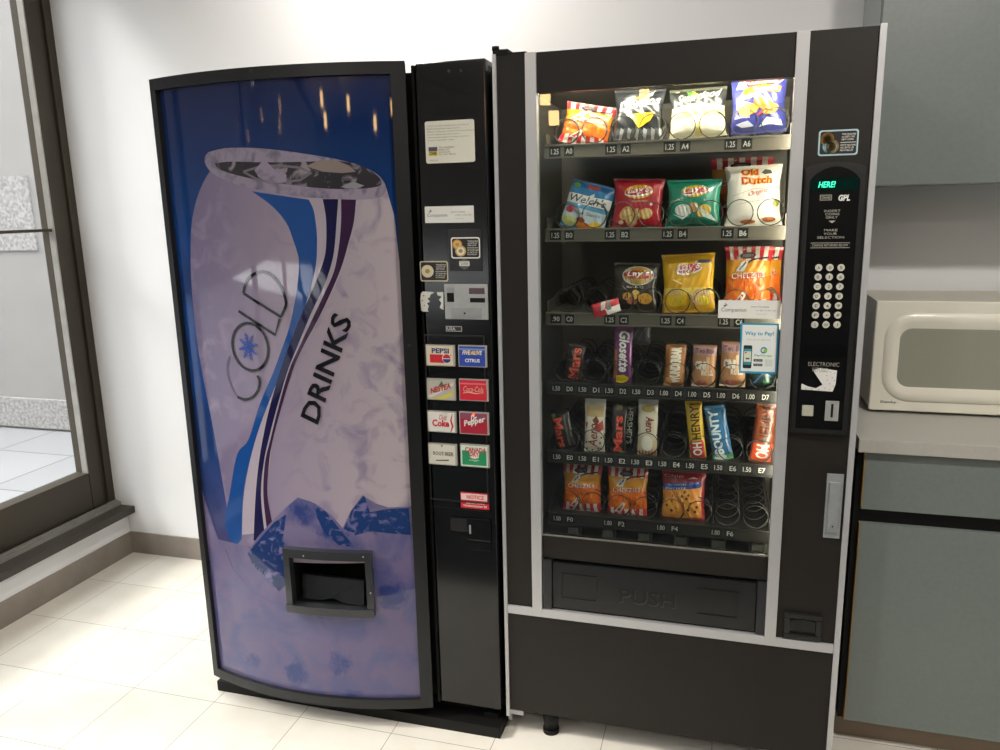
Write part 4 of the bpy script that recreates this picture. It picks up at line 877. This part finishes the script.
# B4 green chips
b = Bag('chip_bag', 'green potato chip bag on the second shelf', 'snack bag', (665, 179, 721, 229), foil('#178a6c'), seed=7, lean=.16, roll=.0, group=GB); a = b.art
a.poly(rect(-.5, .93, .5, 1), foil('#0e6a54')); a.poly(ell(-.2, .36, .17, .12, 14), foil('#e6e4da')); a.poly(ell(.0, .42, .1, .1, 12), foil('#caa070')); a.poly(ell(.2, .34, .15, .12, 14, .4), foil('#e4bc58')); a.poly([(.0, .5), (.35, .25), (.45, .12), (.2, .22)], foil('#dce4dc'))
a.poly([(-.45, .16), (.0, .22), (.45, .1), (.45, .04), (-.45, .08)], foil('#0d5f4c')); a.poly([(-.4, .28), (-.2, .22), (-.05, .3), (-.2, .17)], foil('#d8dcd4')); lays(a, .74, .27, .12); a.text_aff('Sour', (.2, .52), (.14, .0), (0, .05), WHT); a.text_aff('Cream', (-.44, .5), (.16, .06), (0, .05), WHT)
crimps(a, foil('#58b098')); b.finish()
# B6 white chips
b = Bag('chip_bag', 'white potato chip bag with yellow and red lettering on second shelf', 'snack bag', (724, 165, 782, 227), foil('#e9e2d6'), seed=8, lean=.14, roll=-.03, T=.042, group=GB); a = b.art
a.poly([(-.5, .72), (-.4, .84), (-.46, .98), (-.5, 1)], foil('#a8a29a')); 
for t, x0, y0, x1 in (('Old', -.22, .83, .08), ('Dutch', -.22, .68, .34)):
    a.text_aff(t, (x0-.01, y0-.01), (x1-x0+.02, 0), (0, .14), foil('#e4a318'), bold=.09)
    a.text_aff(t, (x0, y0), (x1-x0, 0), (0, .12), foil('#c8301c'), bold=.02)
a.poly([(.14, .86), (.2, .92), (.3, .9), (.34, .84), (.2, .83)], foil('#4a4a40')); a.text_aff('Original', (-.1, .46), (.4, .06), (.01, .1), foil('#c83040'), shear=.3)
a.stroke([(-.4, .5), (0, .6), (.48, .6)], .006, foil('#8a8478')); a.stroke([(-.3, .36), (0, .4), (.3, .42)], .006, foil('#8a8478')); a.poly(ell(-.1, .08, .14, .03, 12), foil('#b8682a')); a.poly(ell(.28, .1, .12, .04, 12), foil('#a8622c')); a.poly(ell(.42, .35, .06, .06, 10), foil('#8a8a30'))
crimps(a, foil('#bab2a6')); b.finish()
# behind B6
b = Bag('snack_bag', 'red-striped snack bag standing behind the white chip bag', 'snack bag', (708, 158, 772, 215), foil('#c88a3c'), seed=9, lean=.05, y=.24, group=GB); cheezies(b.art); b.finish()
# C2 dark chips
b = Bag('chip_bag', 'dark brown potato chip bag on the third shelf', 'snack bag', (611, 262, 658, 312), foil('#3b332c'), seed=10, lean=.2, roll=.02, group=GC); a = b.art
a.poly(ell(-.16, .3, .13, .08, 12), foil('#d8a24c')); a.poly(ell(.02, .34, .1, .1, 12), foil('#e8bc5a')); a.poly(ell(.24, .26, .16, .11, 14), foil('#dca040')); a.poly(ell(-.05, .2, .12, .06, 12), foil('#b06a58'))
a.poly(ell(.05, .72, .36, .2, 30), foil('#b9b4ac')); a.poly(ell(.05, .72, .33, .18, 30), foil('#b08a24')); a.poly(ell(.05, .74, .34, .09, 24), foil('#a8202c')); a.text_aff("Lay's", (-.2, .67), (.5, .03), (0, .14), WHT, bold=.012, shear=.2)
a.text_aff('Bar-B-Q', (-.2, .46), (.4, .0), (0, .05), foil('#d8d0c0')); a.stroke([(-.3, .5), (-.15, .4)], .01, foil('#cfcac0')); a.stroke([(.3, .6), (.48, .72)], .008, foil('#cfcac0')); crimps(a, foil('#6a6258')); b.finish()
# C4 yellow chips
b = Bag('chip_bag', 'yellow potato chip bag on the third shelf', 'snack bag', (661, 253, 716, 313), foil('#e0a91c'), seed=11, lean=.16, roll=-.04, T=.04, pinch=.1, group=GC); a = b.art
a.poly(rect(-.5, .3, .5, .42), foil('#ecc85a')); a.poly(ell(-.22, .24, .2, .13, 16, .3), foil('#f0c828')); a.poly(ell(-.25, .34, .14, .06, 12), foil('#dcb078')); a.poly(ell(.24, .26, .18, .14, 16, .2), foil('#d8b084')); a.poly(ell(.3, .2, .12, .08, 12), foil('#f0d038'))
a.poly(rect(-.5, 0, .5, .06), foil('#c89420')); lays(a, .74, .26, .15); a.poly(rect(.2, .83, .42, .88), foil('#5a5a70')); a.stroke([(-.3, .56), (-.12, .48)], .02, foil('#fbe9a8')); crimps(a, foil('#b8861c')); b.finish()
# C6
b = Bag('snack_bag', 'red-striped orange cheese snack bag on the third shelf behind the white sticker', 'snack bag', (722, 246, 771, 313), foil('#e0761a'), seed=12, lean=.14, T=.04, group=GC); cheezies(b.art); b.finish()
b = Bag('snack_bag', 'red-striped bag peeking out behind the third-shelf cheese snacks', 'snack bag', (735, 247, 781, 305), foil('#c8601a'), seed=13, lean=.05, y=.2, group=GC); cheezies(b.art); b.finish()
# fallen packet on C0/C2
b = Bag('sweet_packet', 'small red and white packet fallen across the third shelf', 'sweet packet', (594, 300, 622, 315), foil('#c02a38'), T=.018, y=.082, lean=.1, roll=-.28, seed=14, pinch=.02); a = b.art
a.poly([(.0, 0), (.5, 0), (.5, .5), (-.02, .45)], WHT); a.poly([(-.12, 1), (-.18, .4), (-.02, .45), (.05, 1)], foil('#c9c4bc')); a.poly([(.02, .35), (.1, 1), (.22, 1), (.2, .3)], foil('#7f7c78')); crimps(a, foil('#a82430')); b.finish()

# ---- D row
GD = 'sweets on the fourth shelf'; GE = 'chocolate bars on the fifth shelf'
def bar(bbox, label, base, roll=0, seed=0, T=.028, cat='chocolate bar', name='chocolate_bar', group=GE, y=.115, lean=.1, crimp=.07, elbow=0, pinch=.04):
    return Bag(name, label, cat, bbox, base, T=T, y=y, lean=lean, roll=roll, seed=seed, crimp=crimp, pinch=pinch, group=group, wr=.6, elbow=elbow)
b = bar((564, 343, 581, 382), 'narrow dark bar with red lettering, first on the fourth shelf', foil('#2c2421'), seed=1, roll=.12, group=GD); a = b.art
a.text('Mars', -.3, .08, .35, .92, foil('#a03028'), bold=.06, rot=90); a.text('Mars', -.28, .09, .33, .91, foil('#e06a48'), bold=.0, rot=90); crimps(a, foil('#8a8070')); b.finish()
b = bar((613, 326, 632, 384), 'tall purple raisin box-shaped packet on the fourth shelf', foil('#6f3468'), seed=2, group=GD, T=.024, lean=.06, name='raisin_packet', cat='sweet packet'); a = b.art
a.text('Glosette', -.2, .22, .38, .93, WHT, bold=.03, rot=-90, shear=.2); a.poly(rect(-.5, .1, -.3, .6), foil('#a86a3c')); a.poly([(-.35, .03), (-.35, .15), (.05, .17), (.32, .12), (.3, .04), (-.05, .01)], foil('#e8cc28')); a.poly(rect(.35, .1, .46, .9), foil('#9a5490')); b.finish()
b = bar((617, 322, 651, 345), 'crumpled clear wrapper standing behind the purple packet', mat('clear_film', '#5d5c60', .12, coat=.6, bump=.5), seed=3, group=GD, y=.17, name='clear_wrapper', cat='wrapper', T=.03); a = b.art
a.stroke([(-.1, .1), (.2, .9)], .02, foil('#8f8f94')); a.stroke([(.1, .1), (.35, .8)], .015, foil('#8f8f94')); b.finish()
b = bar((663, 343, 684, 387), 'white-lettered orange-brown bar on the fourth shelf', foil('#a86a38'), seed=4, group=GD, T=.028, roll=.04); a = b.art
a.poly(rect(-.28, .1, .32, .92), foil('#c08850')); a.text('WUNDERBAR', -.22, .1, .28, .93, foil('#f4ead8'), bold=.06, rot=90); a.poly(ell(-.3, .12, .2, .1, 12), foil('#e8a458')); crimps(a, foil('#c8a888')); b.finish()
def pastry(lbl, bx, sd):
    b = bar(bx, lbl, foil('#c08a5c'), seed=sd, group=GD, T=.03, roll=.02, name='pastry_packet', cat='pastry', crimp=.05); a = b.art
    a.poly(rect(-.5, .76, .5, .97), foil('#b89090')); a.text('Two Bite', -.4, .8, .4, .92, foil('#7a5058'), bold=.03); a.text('CINN', -.4, .42, .2, .62, foil('#ece4d4'), bold=.06); a.text('ROLL', -.1, .28, .4, .42, foil('#ece4d4'), bold=.05)
    a.poly(rect(.08, .3, .22, .72), foil('#d8b490')); a.poly(ell(-.05, .1, .26, .07, 14), foil('#b86a58')); a.poly(rect(-.5, .0, .5, .04), foil('#dcc8b4')); b.finish()
pastry('light brown pastry packet between orange-brown bar and pastry beside blue-edged sticker', (691, 344, 715, 387), 5)
pastry('light brown pastry packet nearest the blue-edged pay sticker', (719, 341, 745, 387), 6)
b = bar((748, 366, 774, 387), 'dark green packet half hidden under the blue-edged sticker', foil('#1c2c2a'), seed=7, group=GD, T=.028, name='sweet_packet', cat='sweet packet'); a = b.art
a.stroke([(-.3, .2), (.1, .8), (.4, .5)], .08, foil('#3a5a78')); a.poly(ell(.2, .3, .15, .2, 12), foil('#2a5038')); b.finish()
# ---- E row
b = bar((557, 408, 577, 450), 'tilted black bar with large red lettering, first on fifth shelf', foil('#191614'), seed=1, roll=-.22); a = b.art
a.text('Mars', -.38, .08, .12, .82, foil('#c03a28'), bold=.05, rot=-90); a.text('Mars', -.36, .09, .1, .8, foil('#e2634a'), bold=.0, rot=-90); a.poly(ell(-.3, .88, .12, .05, 10), foil('#4f8a40')); a.poly(rect(.2, .1, .3, .85), foil('#5a5650')); crimps(a, foil('#55504a')); b.finish()
b = bar((584, 398, 605, 453), 'white bubbly chocolate bar with brown top, second on fifth shelf', foil('#ded3c0'), seed=2, roll=0); a = b.art
a.poly(rect(-.42, .68, .42, .9), foil('#c9ac7c')); a.poly(rect(-.5, .9, .5, 1), foil('#d8d4c8')); a.poly([(-.1, .62), (.1, .7), (.25, .6), (.1, .52)], foil('#7a4a30')); a.poly([(.0, .5), (.4, .62), (.45, .45), (.2, .4)], foil('#b0483a')); a.poly([(-.45, .56), (-.3, .58), (-.38, .44)], foil('#a84438'))
a.text('Aero', -.28, .12, .16, .56, foil('#8c2f2c'), bold=.01, rot=90, shear=.2)
for x, y in ((-.35, .08), (-.1, .06), (.2, .1), (.36, .3), (.3, .2), (-.38, .2)): a.poly(ell(x, y, .05, .02, 8), foil('#5a4038'))
crimps(a, foil('#b8b0a0')); b.finish()
b = bar((611, 404, 626, 455), 'slim black bar with red lettering and green tip on the fifth shelf', foil('#221c1a'), seed=3, roll=.0, T=.02); a = b.art
a.text('Mars', -.36, .06, .28, .8, foil('#c43c2c'), bold=.05, rot=90); a.text('Mars', -.34, .07, .26, .78, foil('#ea6a50'), bold=.0, rot=90); a.poly(ell(.25, .05, .2, .04, 8), foil('#5a9a40')); a.poly(rect(-.2, .9, .2, 1), foil('#8a7448')); b.finish()
b = bar((623, 403, 634, 448), 'black bar with small white lettering behind the slim red-lettered bar', foil('#15130f'), seed=4, roll=.03, T=.018, y=.145); a = b.art
a.text("HERSHEY'S", -.25, .1, .3, .92, foil('#cfcabc'), bold=.02, rot=-90); b.finish()
b = bar((637, 399, 657, 457), 'cream chocolate bar with white ends, fourth along the fifth shelf', foil('#d5cab4'), seed=5, T=.026); a = b.art
a.poly(rect(-.5, .92, .5, 1), foil('#b9b9b6')); a.poly(ell(0, .85, .35, .06, 14), foil('#b89a4c')); a.poly(rect(-.5, .0, .5, .3), foil('#d8c09a')); a.poly(ell(.0, .25, .3, .14, 16), foil('#ece4d4')); a.text('Aero', -.1, .45, .34, .72, foil('#8a2c2a'), bold=.02, rot=-90, shear=.2)
for i in range(6): a.poly([(-.45+.16*i, .02), (-.38+.16*i, .14), (-.3+.16*i, .02)], foil('#a86a38'))
crimps(a, foil('#b0aa9c')); b.finish()
def henry(bx, lbl, base, seed, roll, red):
    b = bar(bx, lbl, foil(base), seed=seed, roll=roll, T=.026); a = b.art
    a.poly([(-.42, .03), (-.42, .32), (.42, .34), (.42, .03)], foil(red)); a.text('HENRY!', -.26, .36, .3, .96, foil('#3a2618'), bold=.02, rot=90); a.text('OH', -.28, .08, .3, .31, foil('#f0e8dc'), bold=.03, rot=90); crimps(a, foil('#8a6a30')); b.finish()
henry((690, 400, 707, 460), 'yellow peanut bar with red end, leaning on the fifth shelf', '#c8a220', 6, -.12, '#c03038')
b = bar((713, 404, 734, 460), 'blue and white coconut bar leaning on the fifth shelf', foil('#2f6f9c'), seed=7, roll=-.2, T=.026); a = b.art
a.text('BOUNTY', -.36, .12, .12, .92, foil('#eaf0ee'), bold=.04, rot=90); a.poly(rect(-.5, .0, .5, .1), foil('#5c9a60')); a.poly(ell(-.1, .06, .3, .06, 10), foil('#cfd8c8')); a.poly(rect(.3, .1, .46, .9), foil('#1c4f78')); crimps(a, foil('#c0d0d8')); b.finish()
henry((748, 401, 772, 463), 'orange and brown peanut bar, last on the fifth shelf', '#7a3a1c', 8, .1, '#d0502a')
# ---- F row
for i, (bx, lb) in enumerate([((562, 462, 602, 512), 'red-striped orange cheese snack bag, first on the bottom shelf'), ((606, 465, 648, 518), 'red-striped orange cheese snack bag, second on the bottom shelf')]):
    b = Bag('snack_bag', lb, 'snack bag', bx, foil('#e0761a'), seed=15+i, lean=.16, roll=-.01, T=.044, group=GF); cheezies(b.art); b.finish()
b = Bag('cookie_bag', 'dark red cookie bag with blue banner on the bottom shelf', 'snack bag', (660, 470, 706, 523), foil('#96242c'), seed=18, lean=.16, roll=-.02, T=.044, group=GF); a = b.art
a.poly([(-.5, .1), (.42, .12), (.44, .72), (-.5, .68)], foil('#d88a38')); a.poly([(-.5, .62), (.4, .7), (.42, .82), (-.5, .74)], foil('#28489c')); a.text_aff('Chocolate Chip', (-.44, .69), (.8, .07), (0, .05), WHT, shear=.3); a.text_aff('Biscuits', (-.44, .635), (.5, .04), (0, .05), WHT, shear=.3)
for x, y, r in ((-.28, .34, .22), (.22, .32, .22), (.05, .56, .16)):
    a.poly(ell(x, y, r, r*.8, 20), foil('#e0983e'))
    for k in range(4): a.poly(ell(x+r*.5*math.cos(k*1.7+x), y+r*.4*math.sin(k*1.7+x), .035, .03, 8), foil('#6a3418'))
a.text('Chip', -.44, .87, .0, .93, foil('#e0b8b0')); a.poly([(.1, .86), (.24, .9), (.34, .87)], foil('#e8d8d0')); crimps(a, foil('#b84a4c')); b.finish()
# ------------------------------------------------------------------ kitchen corner
CX0 = .932
bc = thing('base_cabinet', 'blue-grey kitchen base cabinet with black gap under its drawer, below the counter', 'cabinet', (1.5, .48, 0))
bm = bmesh.new(); box(bm, CX0-.018, 2.2, .20, .78, .075, .872); link('carcass', bm, M_blackm, bc)
bm = bmesh.new(); box(bm, CX0-.018, 2.2, .23, .78, .0, .075); link('toe_kick', bm, mat('brown_toe_kick', '#7a6a58', .5), bc)
for i in range(2):
    x0 = CX0+.0+i*.632; x1 = x0+.62
    bm = bmesh.new(); box(bm, x0, x1, .183, .2, .712, .868, bev=.0015); d_ = link('drawer_front', bm, M_lam, bc)
    bm = bmesh.new(); box(bm, x0-.0025, x0-.0005, .183, .2, .712, .868); link('wood_edge', bm, M_wood, d_)
    bm = bmesh.new(); box(bm, x0, x1, .183, .2, .078, .672, bev=.0015); d_ = link('door', bm, M_lam, bc)
    bm = bmesh.new(); box(bm, x0-.0025, x0-.0005, .183, .2, .078, .672); link('wood_edge', bm, M_wood, d_)
bm = bmesh.new(); box(bm, CX0-.022, 2.25, .165, .79, .873, .91, bev=.003); box(bm, CX0-.022, 2.25, .775, .79, .91, .925, bev=.002)
tag(link('countertop', bm, M_counter), 'grey laminate worktop carrying the microwave', 'countertop')
uc = thing('wall_cabinet', 'blue-grey cabinet hung on the wall above the microwave', 'cabinet', (1.5, .63, 1.553))
bm = bmesh.new(); box(bm, .933, 2.2, .478, .79, 1.553, 2.5); link('carcass', bm, mat('cabinet_side', '#8a9090', .45), uc)
for i in range(2):
    bm = bmesh.new(); box(bm, .935+i*.632, .935+i*.632+.625, .46, .477, 1.553, 2.5, bev=.0015); link('door', bm, M_lam, uc)
# microwave
mw = thing('microwave_oven', 'cream microwave oven standing on the grey worktop', 'microwave', (1.24, .6, .91))
MX0, MX1, MY0, MY1, MZ0, MZ1 = .975, 1.52, .45, .772, .918, 1.236
bm = bmesh.new(); box(bm, MX0+.004, MX1-.004, MY0+.02, MY1, MZ0, MZ1-.003, bev=.004); link('casing', bm, mat('microwave_side', '#d2cebf', .4), mw)
bm = bmesh.new(); box(bm, MX0, MX1, MY0, MY0+.022, MZ0, MZ1, bev=.006, seg=3); fp = link('front', bm, M_mw, mw)
bm = bmesh.new()
bm.free()
for x, y in ((1.01, .49), (1.48, .49), (1.01, .73), (1.48, .73)):
    bm = bmesh.new(); cyl(bm, (x, y, .9102), (0, 0, 1), .015, .0122, 14); link('foot', bm, M_blackm, mw)
def rr3(x0, x1, z0, z1, r, y, n=8, tw=0):
    o = []
    for cx, cz, a in ((x1-r, z0+r, -PI/2), (x1-r, z1-r, 0), (x0+r, z1-r, PI/2), (x0+r, z0+r, PI)):
        for i in range(n+1): t = a+PI/2*i/n; o.append(Vector((cx+r*math.cos(t), y, cz+r*math.sin(t)+(.02*((cx-x0)/(x1-x0)-.5)**2*tw))))
    return o
bm = bmesh.new()
loops = [rr3(MX0+.027, MX0+.42, .948, 1.203, .075, MY0-.0002), rr3(MX0+.032, MX0+.415, .953, 1.198, .072, MY0-.006), rr3(MX0+.052, MX0+.395, .972, 1.178, .05, MY0-.007), rr3(MX0+.068, MX0+.379, .992, 1.158, .03, MY0-.0008)]
vl = [[bm.verts.new(p) for p in L] for L in loops]
for A_, B_ in zip(vl, vl[1:]):
    n = len(A_)
    for k in range(n): f_ = bm.faces.new((A_[k], A_[(k+1) % n], B_[(k+1) % n], B_[k])); f_.smooth = True
md = link('door', bm, M_mw, mw)
wm = mat('microwave_window', '#8f9080', .25); nt = wm.node_tree; b = nt.nodes['Principled BSDF']
tc = nt.nodes.new('ShaderNodeTexCoord'); wv = nt.nodes.new('ShaderNodeTexChecker'); wv.inputs['Scale'].default_value = 450; wv.inputs['Color1'].default_value = hexc('#a2a293'); wv.inputs['Color2'].default_value = hexc('#85877a')
nt.links.new(tc.outputs['Object'], wv.inputs['Vector']); nt.links.new(wv.outputs['Color'], b.inputs['Base Color'])
bm = bmesh.new(); prism(bm, rr3(MX0+.066, MX0+.381, .990, 1.160, .03, MY0-.0012), (0, .001, 0)); bmesh.ops.recalc_face_normals(bm, faces=bm.faces[:]); link('window', bm, wm, md)
def S(u, v, h): return Vector((MX0+.030+.042*u, MY0-.0008-h, .939+.0085*v))
a = Art(S); a.text('Danby', 0, 0, 1, 1, ink('#1a1a1a'), bold=.01, h=0); a.done('brand_lettering', fp)
bm = bmesh.new(); box(bm, MX0+.445, MX0+.52, MY0-.001, MY0+.003, 1.17, 1.195); link('clock_display', bm, M_blackg, fp)
for r_ in range(4):
    for c_ in range(3):
        bm = bmesh.new(); box(bm, MX0+.445+.026*c_, MX0+.465+.026*c_, MY0-.0025, MY0+.003, 1.125-.03*r_, 1.143-.03*r_, bev=.001); link('button', bm, mat('grey_button', '#b9b7ab', .4), fp)

# ------------------------------------------------------------------ ceiling lights of the room
M_glow = mat('lamp_glow', '#ffdcae', .5, emit=14)
def downlight(x, y, power, lb, size=.09):
    t = thing('ceiling_light', lb, 'ceiling light', (x, y, ZC), group='round recessed ceiling lights at the far end' if 'far end' in lb else None)
    bm = bmesh.new(); cyl(bm, (x, y, ZC-.012), (0, 0, 1), size+.02, .012, 28); link('trim_ring', bm, M_silver, t)
    bm = bmesh.new(); cyl(bm, (x, y, ZC-.014), (0, 0, 1), size, .002, 28); link('lens', bm, M_glow, t)
    ld = bpy.data.lights.new('ceiling_lamp', 'AREA'); ld.shape = 'DISK'; ld.size = size*1.8; ld.energy = power; ld.color = (1, .95, .89)
    lo = bpy.data.objects.new('ceiling_lamp', ld); COL.objects.link(lo); lo.parent = t; lo.location = (0, 0, -.018)
downlight(-.55, .25, 14, 'round recessed ceiling light above the drinks machine')
downlight(1.35, -1.1, 27, 'round recessed ceiling light between camera and microwave corner')
for x, y in ((-.6, -2.2), (1.2, -3.2), (-.4, -5.2)):
    downlight(x, y, 12, 'round recessed ceiling light towards the far end of the room')
def pendant(x, y, z):
    t = thing('pendant_lamp', 'small warm square lantern hanging from the ceiling at the far end of the room', 'lamp', (x, y, z), group='hanging lanterns at the far end')
    bm = bmesh.new(); cyl(bm, (x, y, z+.07), (0, 0, 1), .006, ZC-z-.07, 8); link('cord', bm, M_blackm, t)
    bm = bmesh.new(); box(bm, x-.045, x+.045, y-.045, y+.045, z-.065, z+.07, bev=.006); link('shade', bm, mat('lantern_glow', '#ffce8a', .5, emit=16), t)
    bm = bmesh.new(); box(bm, x-.06, x+.06, y-.06, y+.06, z+.07, z+.08); link('cap', bm, M_blackm, t)
for p in ((-1.24, -6, 2.58), (-.26, -6, 2.53), (-1.15, -6, 2.38), (1.27, -6, 2.52), (.67, -6, 2.36)): pendant(*p)

# ------------------------------------------------------------------ daylight
w = bpy.data.worlds.new('world'); SC.world = w; w.use_nodes = True; nt = w.node_tree; bg = nt.nodes['Background']
sky = nt.nodes.new('ShaderNodeTexSky'); sky.sky_type = 'HOSEK_WILKIE'; sky.turbidity = 8; sky.sun_direction = Vector((-.5, -.3, .8)).normalized()
mixn = nt.nodes.new('ShaderNodeMix'); mixn.data_type = 'RGBA'; mixn.inputs[0].default_value = .75; mixn.inputs[7].default_value = (.96, .98, 1, 1)
nt.links.new(sky.outputs[0], mixn.inputs[6]); nt.links.new(mixn.outputs[2], bg.inputs['Color']); bg.inputs['Strength'].default_value = 6.0
sn = bpy.data.lights.new('sun', 'SUN'); sn.energy = 2.2; sn.angle = math.radians(12); sn.color = (1, .95, .88)
so = bpy.data.objects.new('sun', sn); COL.objects.link(so); so.rotation_euler = Vector((.75, .35, -.75)).normalized().to_track_quat('-Z', 'Y').to_euler()

vs = SC.view_settings; vs.view_transform = 'Standard'; vs.look = 'None'; vs.exposure = 0.42; vs.gamma = 1; vs.use_curve_mapping = False
SC.display_settings.display_device = 'sRGB'
SC.cycles.use_denoising = True; SC.cycles.max_bounces = 8; SC.cycles.transparent_max_bounces = 12; SC.cycles.sample_clamp_indirect = 4
